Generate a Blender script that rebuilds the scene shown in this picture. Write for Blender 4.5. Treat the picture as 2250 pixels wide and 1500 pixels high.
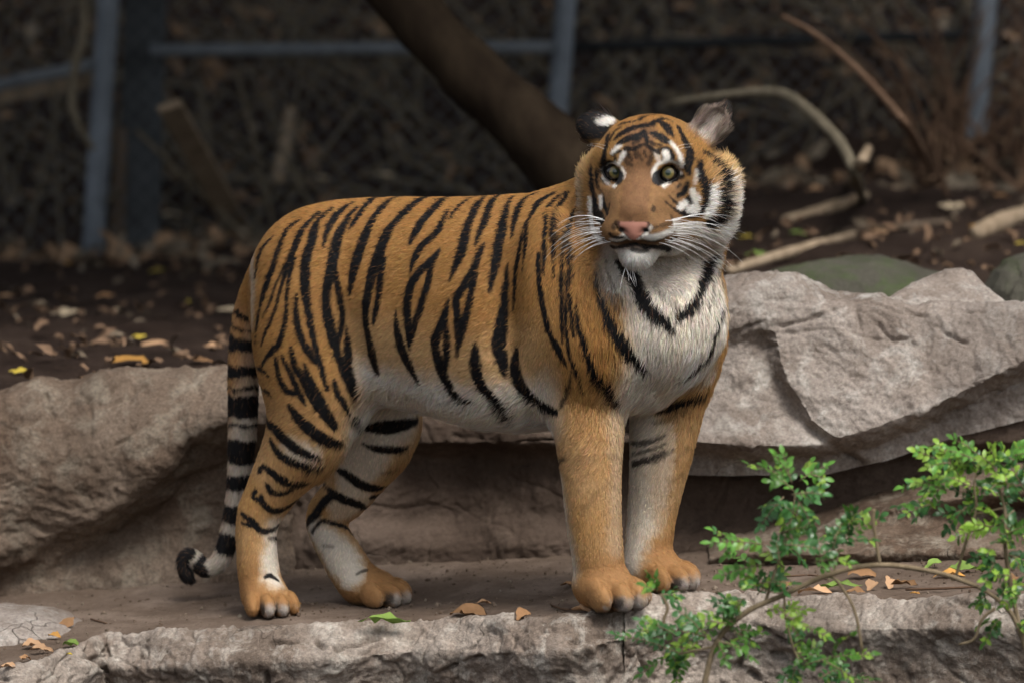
import bpy, math, random, bmesh
import numpy as np
from mathutils import Vector, Matrix

# ---------------------------------------------------------------- camera, sky, sun, exposure
scene = bpy.context.scene
for o in list(bpy.data.objects):
    bpy.data.objects.remove(o)
PITCH = math.radians(6.5)
DIST = 10.87                      # camera to tiger
CAM = np.array([0.0, -DIST * math.cos(PITCH), 0.56 + DIST * math.sin(PITCH)])
cam_data = bpy.data.cameras.new('camera')
cam_data.lens = 200.0
cam_data.sensor_width = 36.0
cam_data.clip_end = 300.0
cam_data.dof.use_dof = True
cam_data.dof.focus_distance = DIST - 0.22
cam_data.dof.aperture_fstop = 3.4
cam = bpy.data.objects.new('camera', cam_data)
scene.collection.objects.link(cam)
cam.location = CAM
cam.rotation_euler = (math.radians(90) - PITCH, 0, 0)
scene.camera = cam

SUN_EL, SUN_AZ = math.radians(58), math.radians(152)      # azimuth clockwise from +Y: front right of the tiger
world = bpy.data.worlds.new('World')
scene.world = world
world.use_nodes = True
wn = world.node_tree
sky = wn.nodes.new('ShaderNodeTexSky')
sky.sky_type = 'NISHITA'
sky.sun_disc = False
sky.sun_elevation = SUN_EL
sky.sun_rotation = SUN_AZ
sky.air_density = 1.0
sky.dust_density = 4.0
sky.ozone_density = 1.0
wn.nodes['Background'].inputs['Strength'].default_value = 0.09
hs_ = wn.nodes.new('ShaderNodeHueSaturation'); hs_.inputs['Saturation'].default_value = 0.35      # overcast: greyer than a clear sky
wn.links.new(sky.outputs[0], hs_.inputs['Color']); wn.links.new(hs_.outputs[0], wn.nodes['Background'].inputs['Color'])
sun_data = bpy.data.lights.new('sun', 'SUN')
sun_data.energy = 1.5
sun_data.angle = math.radians(22)
sun_data.color = (1.0, 0.965, 0.91)
sun = bpy.data.objects.new('sun', sun_data)
scene.collection.objects.link(sun)
sd = Vector((math.sin(SUN_AZ) * math.cos(SUN_EL), math.cos(SUN_AZ) * math.cos(SUN_EL), math.sin(SUN_EL)))
sun.rotation_euler = sd.to_track_quat('Z', 'Y').to_euler()
scene.view_settings.view_transform = 'Standard'
scene.view_settings.look = 'None'
scene.view_settings.exposure = 1.0
scene.view_settings.gamma = 1.0
scene.view_settings.use_curve_mapping = False
scene.cycles.use_denoising = True
scene.cycles.max_bounces = 4
scene.cycles.diffuse_bounces = 2
scene.cycles.adaptive_threshold = 0.03
scene.cycles.glossy_bounces = 2
scene.cycles.transparent_max_bounces = 4
scene.cycles.caustics_reflective = False
scene.cycles.caustics_refractive = False

RNG = np.random.default_rng(7)
random.seed(7)

# ---------------------------------------------------------------- measuring: photo point + real depth -> place in metres
_f = 2250 * 200.0 / 36.0
def at(x, y, Y):
    """world point that stands at depth Y (metres behind the tiger's plane) under photo point x, y"""
    rx, ry = (x - 1125) / _f, (750 - y) / _f
    d = np.array([rx, math.cos(PITCH) + ry * math.sin(PITCH), -math.sin(PITCH) + ry * math.cos(PITCH)])
    t = (Y - CAM[1]) / d[1]
    return CAM + d * t
def at_v(x, y, Y):
    rx, ry = (x - 1125) / _f, (750 - y) / _f
    d = np.stack([rx, math.cos(PITCH) + ry * math.sin(PITCH), -math.sin(PITCH) + ry * math.cos(PITCH)], -1)
    return CAM + d * ((Y - CAM[1]) / d[..., 1])[..., None]
PXM = 1150.0                      # photo pixels per metre at the tiger
# ---------------------------------------------------------------- tiger: implicit body
def _n(v):
    v = np.asarray(v, float); return v / np.linalg.norm(v)
def smin(a, b, k):
    h = np.maximum(k - np.abs(a - b), 0.0) / k
    return np.minimum(a, b) - h * h * k * 0.25
def smax(a, b, k):
    return -smin(-a, -b, k)
def cone(P, a, b, ra, rb, n=None, s=1.0):
    a = np.asarray(a, float); ab = np.asarray(b, float) - a
    t = np.clip(((P - a) @ ab) / (ab @ ab), 0, 1)
    d = P - a - t[:, None] * ab
    if n is not None:
        d = d + np.outer((d @ n) * (s - 1.0), n)
    return np.sqrt(np.einsum('ij,ij->i', d, d)) - (ra + (rb - ra) * t)
def ell(P, c, R, r):
    q = (P - np.asarray(c, float)) @ np.asarray(R, float).T
    r = np.asarray(r, float)
    k0 = np.sqrt(((q / r) ** 2).sum(1)); k1 = np.sqrt(((q / (r * r)) ** 2).sum(1)) + 1e-9
    return k0 * (k0 - 1.0) / k1
TH = math.radians(30)
BF = np.array([math.cos(TH), -math.sin(TH), 0.0])       # heading of the trunk
BL = np.array([math.sin(TH), math.cos(TH), 0.0])        # its left (far) side
UP = np.array([0, 0, 1.0])
def spine_depth(x):
    return 0.22 - (x - 560) / PXM * math.tan(TH)
def S(x, y, side=0.0):
    """point on the trunk's middle plane, then moved sideways (m, + = far side)"""
    return at(x, y, spine_depth(x)) + BL * side
ORI = S(560, 700)
# station: photo x, back line, belly line, half width
TRUNK = [(622,545,780,.062),(645,520,815,.088),(680,487,850,.118),(715,464,868,.140),(755,446,874,.156),(850,436,872,.158),(950,436,890,.164),
         (1050,434,914,.170),(1150,428,930,.172),(1240,424,922,.166),(1320,440,898,.156),(1390,480,866,.144),(1440,540,840,.122),(1480,610,810,.09)]
_tu = np.array([(S(x, 700) - ORI) @ BF for x, *_ in TRUNK])
_tt = np.array([S(x, t)[2] for x, t, b, w in TRUNK]); _tb = np.array([S(x, b)[2] for x, t, b, w in TRUNK])
_tw = np.array([w for *_, w in TRUNK])
def _spl(u, xs, ys):
    # smooth (cubic hermite) interpolation through stations
    m = np.gradient(ys, xs); i = np.clip(np.searchsorted(xs, u) - 1, 0, len(xs) - 2)
    h = xs[i + 1] - xs[i]; t = np.clip((u - xs[i]) / h, 0, 1); t2 = t * t; t3 = t2 * t
    return (2*t3-3*t2+1)*ys[i] + (t3-2*t2+t)*h*m[i] + (-2*t3+3*t2)*ys[i+1] + (t3-t2)*h*m[i+1]
def trunk(P):
    q = P - ORI
    u = q @ BF; v = q @ BL; w = P[:, 2]
    uc = np.clip(u, _tu[0], _tu[-1])
    top, bot, hw = _spl(uc, _tu, _tt), _spl(uc, _tu, _tb), _spl(uc, _tu, _tw)
    c = (top + bot) / 2; hh = (top - bot) / 2
    ww = (w - c) / hh
    hwz = hw * (1.0 - 0.10 * ww)                        # fuller below, narrower at the spine
    over = np.maximum(np.maximum(u - _tu[-1], _tu[0] - u), 0) / 0.06
    k = np.sqrt(np.abs(v / hwz) ** 2.3 + np.abs(ww) ** 2.3 + 1e-12) ** (2 / 2.3)
    k = np.sqrt(k * k + over * over)
    return (k - 1.0) * np.minimum(hw, hh) * 0.9
def chain(P, pts, rad, n=None, s=1.0, k=0.03):
    d = None
    for i in range(len(pts) - 1):
        e = cone(P, pts[i], pts[i + 1], rad[i], rad[i + 1], n, s)
        d = e if d is None else smin(d, e, k)
    return d
def heading(deg):
    a = math.radians(deg); return np.array([math.cos(a), -math.sin(a), 0.0])
def paw(P, c, deg, sc=1.0):
    F = heading(deg); L = np.array([-F[1], F[0], 0.0]); R = np.array([F, L, UP])
    d = ell(P, c - F * .012 * sc + UP * .036 * sc, R, np.array([.056, .048, .036]) * sc)
    for j, (lo, fo, w) in enumerate([(-.0405, .024, .0152), (-.0142, .045, .0162), (.0142, .045, .0162), (.0405, .024, .0152)]):
        yaw = math.radians(-lo / .04 * -10)
        Fj = F * math.cos(yaw) + L * math.sin(yaw) * (1 if lo > 0 else 1) * 1.0
        Lj = np.array([-Fj[1], Fj[0], 0.0]); tilt = 0.35
        Ft = Fj * math.cos(tilt) - UP * math.sin(tilt); Ut = Fj * math.sin(tilt) + UP * math.cos(tilt)
        cj = c + F * fo * sc + L * lo * sc + UP * .027 * sc
        e = ell(P, cj, np.array([Ft, Lj, Ut]), np.array([.033, w, .0245]) * sc)
        d = smin(d, e, .005 * sc)
    return smax(d, -(P[:, 2] - c[2]) , .006)

def _catmull(p, n):
    p = np.asarray(p, float); q = np.concatenate([[2 * p[0] - p[1]], p, [2 * p[-1] - p[-2]]]); out = []
    for i in range(1, len(q) - 2):
        for t in np.arange(n) / n:
            a, b, c, d = q[i - 1:i + 3]
            out.append(.5 * (2 * b + (c - a) * t + (2 * a - 5 * b + 4 * c - d) * t * t + (3 * b - a - 3 * c + d) * t ** 3))
    return np.array(out + [q[-2]])
LEGS = {}
NEAR, FAR = -0.125, 0.125
# name: joints (photo x, y, depth), radii in metres, paw centre + heading
LEGS['near_hind'] = dict(j=[(682,600,.105),(687,760,.055),(684,925,.03),(605,1065,.05),(566,1140,.06),(566,1235,.055),(578,1305,.045)],
                         r=[.108,.107,.080,.047,.036,.0345,.036], paw=(589,1350,.02), deg=72, sc=.92)
LEGS['far_hind'] = dict(j=[(700,640,.27),(765,800,.25),(840,935,.21),(768,1075,.235),(716,1140,.255),(757,1230,.22),(795,1290,.20)],
                        r=[.10,.105,.072,.045,.034,.036,.036], paw=(824,1328,.175), deg=38, sc=.98)
LEGS['near_fore'] = dict(j=[(1300,610,-.24),(1310,740,-.27),(1288,860,-.245),(1297,1000,-.27),(1305,1140,-.28),(1318,1255,-.285),(1330,1300,-.29)],
                         r=[.085,.088,.070,.055,.047,.042,.042], paw=(1336,1336,-.30), deg=50, sc=1.10)
LEGS['far_fore'] = dict(j=[(1490,630,-.10),(1490,750,-.12),(1468,865,-.10),(1452,1000,-.12),(1432,1130,-.12),(1424,1220,-.13),(1432,1265,-.14)],
                        r=[.080,.082,.068,.054,.042,.040,.040], paw=(1452,1294,-.15), deg=40, sc=1.02)
for L in LEGS.values():
    L['P'] = [at(*q) for q in L['j']]; L['c'] = at(*L['paw'])
    L['A'] = _catmull(np.concatenate([np.array(L['P']), np.array(L['r'])[:, None]], 1), 4)
def leg(P, L, k=.05):
    d = chain(P, L['A'][:, :3], L['A'][:, 3], k=.012)
    return smin(d, paw(P, L['c'], L['deg'], L['sc']), .018)
TAIL = [(605,590,.26,0.0440),(580,622,.29,0.0370),(558,664,.315,0.0310),(544,720,.33,0.0302),(536,795,.33,0.0286),(534,880,.33,0.0275),(532,960,.33,0.0254),
        (526,1050,.33,0.0221),(516,1120,.33,0.0194),(502,1185,.33,0.0178),(482,1232,.33,0.0167),(455,1247,.33,0.0160),(432,1232,.34,0.0151),(414,1222,.34,0.0146),(402,1244,.34,0.0135),(414,1270,.335,0.0108)]
_tl = _catmull(TAIL, 3)
TAILP = [at(a, b, c) for a, b, c, r in _tl]; TAILR = list(_tl[:, 3])
# head frame: F forward, R towards the tiger's left (photo right), T up
HYAW, HPIT, HROLL = math.radians(9), math.radians(3), math.radians(0)
HO = at(1408, 381, -.36)                                   # between the eyes
HF = np.array([-math.sin(HYAW) * math.cos(HPIT), -math.cos(HYAW) * math.cos(HPIT), -math.sin(HPIT)])
HR = _n(np.cross(HF, UP)) * -1.0
if HR[0] < 0: HR = -HR
HT = _n(np.cross(HR, HF)); HT = HT if HT[2] > 0 else -HT
HM = np.array([HF, HR, HT])
def H(f, r, t):
    return HO + HF * f + HR * r + HT * t
I3 = np.eye(3)
def rotm(ax, deg):
    return np.array(Matrix.Rotation(math.radians(deg), 3, ax))
MZ = .009                                                  # lift of the muzzle
EYE_R = .0198
EYES = [(-.0120, -.0490, .000), (-.0120, .0490, .000)]
def ear(P, q, c, out, face, rl, rw, rt):
    out = _n(out); face = _n(np.asarray(face) - out * np.dot(face, out)); sd_ = np.cross(face, out)
    R = np.array([out, sd_, face]); c = np.asarray(c, float)
    d = ell(q, c, R, (rl, rw, rt))
    # tip wider than base: round lobe
    cup = ell(q, c + face * rt * 1.0 + out * .004, R, (rl * .86, rw * .80, rt * 1.15))
    d = smax(d, -cup, .006)
    return d
EARS = [dict(c=(-.110, -.090, .066), out=(-.05, -.90, .36), face=(-.80, -.25, -.55), s=(.044, .033, .019)),
        dict(c=(-.095, .114, .074), out=(-.10, .58, .80), face=(.86, -.02, -.10), s=(.052, .031, .021))]
def head(P):
    q = (P - HO) @ HM.T
    E = lambda c, r, R=I3: ell(q, c, R, r)
    qm = q - np.array([0, 0, MZ]); M_ = lambda c, r, R=I3: ell(qm, c, R, r)
    d = E((-.095, .012, .016), (.095, .098, .078))
    d = smin(d, E((-.035, 0, .032), (.062, .070, .053)), .05)
    for s in (-1, 1):
        d = smin(d, E((-.018, s * .046, .026), (.026, .030, .018)), .025)
        d = smin(d, E((-.055, s * .066 + .006, -.030), (.058, .046, .056)), .04)
        d = smin(d, E((-.068, s * .076 + .012, -.078), (.050, .048, .055)), .05)
        d = smin(d, E((-.105, s * .086 + .022, -.070), (.050, .040, .082), rotm('X', s * 14)), .05)
    d = smin(d, cone(q, (-.02, 0, .012), (.074, 0, -.076 + MZ), .031, .0290, np.array([0, 1., 0]), .82), .035)
    d = smin(d, M_((.008, 0, -.080), (.074, .062, .052)), .04)
    for s in (-1, 1):
        d = smin(d, M_((.060, s * .031, -.103), (.042, .036, .029), rotm('Z', s * 12)), .018)
        d = smin(d, E((-.03, s * .052, -.105), (.055, .034, .050)), .04)
    d = smin(d, cone(qm, (-.08, 0, -.09), (.026, 0, -.132), .066, .038), .03)
    d = smin(d, M_((.054, 0, -.149), (.034, .031, .025)), .018)
    # nose leather
    d = smin(d, M_((.088, 0, -.091), (.017, .032, .012)), .010)
    d = smin(d, M_((.096, 0, -.104), (.011, .013, .018)), .010)
    for s in (-1, 1):
        d = smax(d, -chain(qm, [(.110, s * .011, -.106), (.104, s * .020, -.102), (.088, s * .033, -.094)], [.0035, .0045, .003], k=.003), .004)
        d = smax(d, -chain(qm, [(.104, 0, -.126), (.090, s * .022, -.131), (.060, s * .050, -.134), (.015, s * .066, -.122)], [.003, .004, .004, .002], k=.004), .007)
        e = EYES[0] if s < 0 else EYES[1]
        d = smax(d, -cone(q, (e[0] + .006, e[1] + s * .003, e[2]), (e[0] + .034, e[1] + s * .012, e[2]), .0188, .023), .008)
    d = smax(d, -cone(qm, (.118, 0, -.110), (.106, 0, -.127), .002, .002), .005)
    for e in EARS:
        d = smin(d, ear(P, q, e['c'], e['out'], e['face'], *e['s']), .016)
    # lids: a ring of skin round each eyeball
    for s, e in zip((-1, 1), EYES):
        r = np.sqrt(((q - np.array(e)) ** 2).sum(1))
        shell = np.abs(r - EYE_R - .0015) - .0022
        v = q - np.array(e); al = v[:, 2] + .30 * s * v[:, 1] * 0
        # almond opening tilted up outward
        yy = v[:, 1] * math.cos(.22) * s + v[:, 2] * math.sin(.22); zz = -v[:, 1] * s * math.sin(.22) + v[:, 2] * math.cos(.22)
        op = np.sqrt((yy / .0198) ** 2 + ((zz + .0012) / .0128) ** 2) - 1.0
        lid = smax(shell, -(op * .016), .003)
        lid = smax(lid, -(v[:, 0] + .004), .004)
        d = smin(d, lid, .006)
    return d
def body_sdf(P):
    out = np.full(len(P), 1e3)
    d = trunk(P)
    # haunch, shoulder blade, chest and neck masses
    bx = lambda lo, hi: np.all((P > np.asarray(lo)) & (P < np.asarray(hi)), axis=1)
    d = smin(d, cone(P, S(1330, 640), at(1450, 480, -.19), .150, .100), .07)      # neck
    d = smin(d, cone(P, S(1270, 520), at(1420, 400, -.17), .085, .075), .05)       # crest of the neck
    d = smin(d, cone(P, S(1440, 700), at(1478, 560, -.18), .115, .088), .06)       # throat and breast
    d = smin(d, cone(P, S(1410, 800), S(1455, 700), .070, .10), .05)
    # shoulder blade and ribs stand proud; hollows behind the shoulder and before the haunch
    RB = np.array([BF, BL, UP])
    d = smin(d, ell(P, S(1292, 610, -.125), RB, (.075, .055, .135)), .05)
    d = smin(d, ell(P, S(1110, 700, -.105), RB, (.15, .075, .15)), .06)
    d = smax(d, -ell(P, S(1215, 690, -.226), RB, (.028, .062, .17)), .045)
    d = smax(d, -ell(P, S(845, 770, -.226), RB, (.055, .078, .12)), .055)
    for nm, kk in (('near_hind', .07), ('far_hind', .07), ('near_fore', .038), ('far_fore', .038)):
        L = LEGS[nm]; pts = np.array(L['P'] + [L['c']])
        m = bx(pts.min(0) - .22, pts.max(0) + .22)
        if m.any():
            e = leg(P[m], L); d[m] = smin(d[m], e, kk)
    pts = np.array(TAILP); m = bx(pts.min(0) - .12, pts.max(0) + .12)
    if m.any():
        d[m] = smin(d[m], chain(P[m], TAILP, TAILR, k=.004), .03)
    r = np.sqrt(((P - H(-.05, 0, -.02)) ** 2).sum(1)); m = r < .34
    if m.any():
        d[m] = smin(d[m], head(P[m]), .04)
    return d

def surface_nets(f, lo, hi, h):
    ax = [np.arange(l, u + h, h) for l, u in zip(lo, hi)]
    n = [len(a) for a in ax]
    # coarse pass first: only cells near the skin are measured finely
    st = 4; cx = [a[::st] for a in ax]
    X, Y, Z = np.meshgrid(*cx, indexing='ij')
    C = f(np.stack([X.ravel(), Y.ravel(), Z.ravel()], 1)).reshape(X.shape)
    G = np.repeat(np.repeat(np.repeat(C, st, 0), st, 1), st, 2)[:n[0], :n[1], :n[2]].astype(np.float32)
    near = np.argwhere(np.abs(G) < h * st * 1.6)
    G[tuple(near.T)] = f(np.stack([ax[k][near[:, k]] for k in range(3)], 1))
    s = G < 0
    c = np.zeros([m - 1 for m in n], np.int8)
    for dx in (0, 1):
        for dy in (0, 1):
            for dz in (0, 1):
                c += s[dx:n[0]-1+dx, dy:n[1]-1+dy, dz:n[2]-1+dz]
    act = (c > 0) & (c < 8)
    idx = -np.ones(act.shape, np.int64); ijk = np.argwhere(act); idx[act] = np.arange(len(ijk))
    acc = np.zeros((len(ijk), 3)); cnt = np.zeros(len(ijk))
    for a in range(3):
        for b in range(4):
            o1 = [0, 0, 0]; oth = [k for k in range(3) if k != a]
            o1[oth[0]] = b & 1; o1[oth[1]] = b >> 1
            o2 = list(o1); o2[a] = 1
            g1 = G[ijk[:,0]+o1[0], ijk[:,1]+o1[1], ijk[:,2]+o1[2]]; g2 = G[ijk[:,0]+o2[0], ijk[:,1]+o2[1], ijk[:,2]+o2[2]]
            m = (g1 < 0) != (g2 < 0)
            t = np.where(m, g1 / np.where(m, g1 - g2, 1), 0)
            p = np.tile(np.array(o1, float), (len(ijk), 1)); p[:, a] = t
            acc[m] += p[m]; cnt[m] += 1
    V = np.array(lo) + (ijk + acc / cnt[:, None]) * h
    Q = []
    for a in range(3):
        b, c2 = (a + 1) % 3, (a + 2) % 3
        sl1 = [slice(None)] * 3; sl2 = [slice(None)] * 3
        sl1[a] = slice(0, n[a] - 1); sl2[a] = slice(1, n[a])
        s1, s2 = s[tuple(sl1)], s[tuple(sl2)]
        e = np.argwhere(s1 != s2); flip = s1[tuple(e.T)]
        ok = (e[:, b] > 0) & (e[:, c2] > 0) & (e[:, b] < n[b] - 1) & (e[:, c2] < n[c2] - 1); e = e[ok]; flip = flip[ok]
        def cell(db, dc):
            q = e.copy(); q[:, b] -= db; q[:, c2] -= dc; return idx[q[:, 0], q[:, 1], q[:, 2]]
        q = np.stack([cell(1, 1), cell(0, 1), cell(0, 0), cell(1, 0)], 1)
        q[~flip] = q[~flip][:, ::-1]
        Q.append(q)
    return V, np.concatenate(Q)
def grad(f, P, e=.0006):
    n = len(P); Q = np.concatenate([P, P + [e, 0, 0], P + [0, e, 0], P + [0, 0, e]])
    d = f(Q).reshape(4, n)
    return d[0], ((d[1:] - d[0]) / e).T
def project(f, V, it=3, lim=.004):
    for _ in range(it):
        d, g = grad(f, V)
        st = (d / np.maximum((g * g).sum(1), .05))[:, None] * g
        L = np.linalg.norm(st, axis=1, keepdims=True)
        V = V - st * np.minimum(1, lim / np.maximum(L, 1e-9))
    return V
def subdivide_tris(V, T, sel):
    """split every edge of the chosen triangles (neighbours follow)"""
    E = np.sort(T[:, [0, 1, 1, 2, 2, 0]].reshape(-1, 3, 2), axis=2)
    key = E[..., 0] * (len(V) + 1) + E[..., 1]
    sp = np.unique(key[sel])
    mid = np.stack([sp // (len(V) + 1), sp % (len(V) + 1)], 1)
    loc = np.clip(np.searchsorted(sp, key), 0, len(sp) - 1); has = sp[loc] == key
    M = np.where(has, loc + len(V), -1)
    V2 = np.concatenate([V, (V[mid[:, 0]] + V[mid[:, 1]]) / 2])
    out = [T[has.sum(1) == 0]]
    f = has.sum(1) == 3
    a, b, c = T[f].T; x, y, z = M[f].T
    out += [np.stack(q, 1) for q in ((a, x, z), (x, b, y), (z, y, c), (x, y, z))]
    for r in range(3):
        Tr = np.roll(T, -r, 1); Mr = np.roll(M, -r, 1); hr = np.roll(has, -r, 1)
        f = hr[:, 0] & ~hr[:, 1] & ~hr[:, 2]
        a, b, c = Tr[f].T; x = Mr[f][:, 0]
        out += [np.stack((a, x, c), 1), np.stack((x, b, c), 1)]
        f = hr[:, 0] & hr[:, 1] & ~hr[:, 2]
        a, b, c = Tr[f].T; x = Mr[f][:, 0]; y = Mr[f][:, 1]
        out += [np.stack((x, b, y), 1), np.stack((a, x, y), 1), np.stack((a, y, c), 1)]
    return V2, np.concatenate(out)
def build_tiger_mesh():
    lo = at(380, 1360, .2) * [1, 0, 1] + [0, -.62, -.06]; hi = at(1660, 180, 0) * [1, 0, 1] + [0, .62, .05]
    V, Q = surface_nets(body_sdf, lo, hi, .010)
    T = np.concatenate([Q[:, [0, 1, 2]], Q[:, [0, 2, 3]]])
    V = project(body_sdf, V, 1)
    V, T = subdivide_tris(V, T, np.ones(len(T), bool))
    V = project(body_sdf, V, 1)
    cen = V[T].mean(1)
    hd = ((cen - H(-.04, 0, -.03)) @ HM.T)
    sel = (np.abs(hd[:, 1]) < .20) & (hd[:, 2] > -.19) & (hd[:, 2] < .2) & (hd[:, 0] > -.09)
    for L in LEGS.values():
        sel |= np.linalg.norm(cen - L['c'], axis=1) < .12
    V, T = subdivide_tris(V, T, sel)
    V = project(body_sdf, V, 1)
    E = np.concatenate([T[:, [0, 1]], T[:, [1, 2]], T[:, [2, 0]]])
    for _ in range(2):
        acc = np.zeros_like(V); cnt = np.zeros(len(V))
        for a in range(3):
            acc[:, a] = np.bincount(E[:, 0], V[E[:, 1], a], len(V))
        cnt = np.bincount(E[:, 0], minlength=len(V)) + 1e-9
        V = V * .5 + .5 * acc / cnt[:, None]
    return V, T
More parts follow.
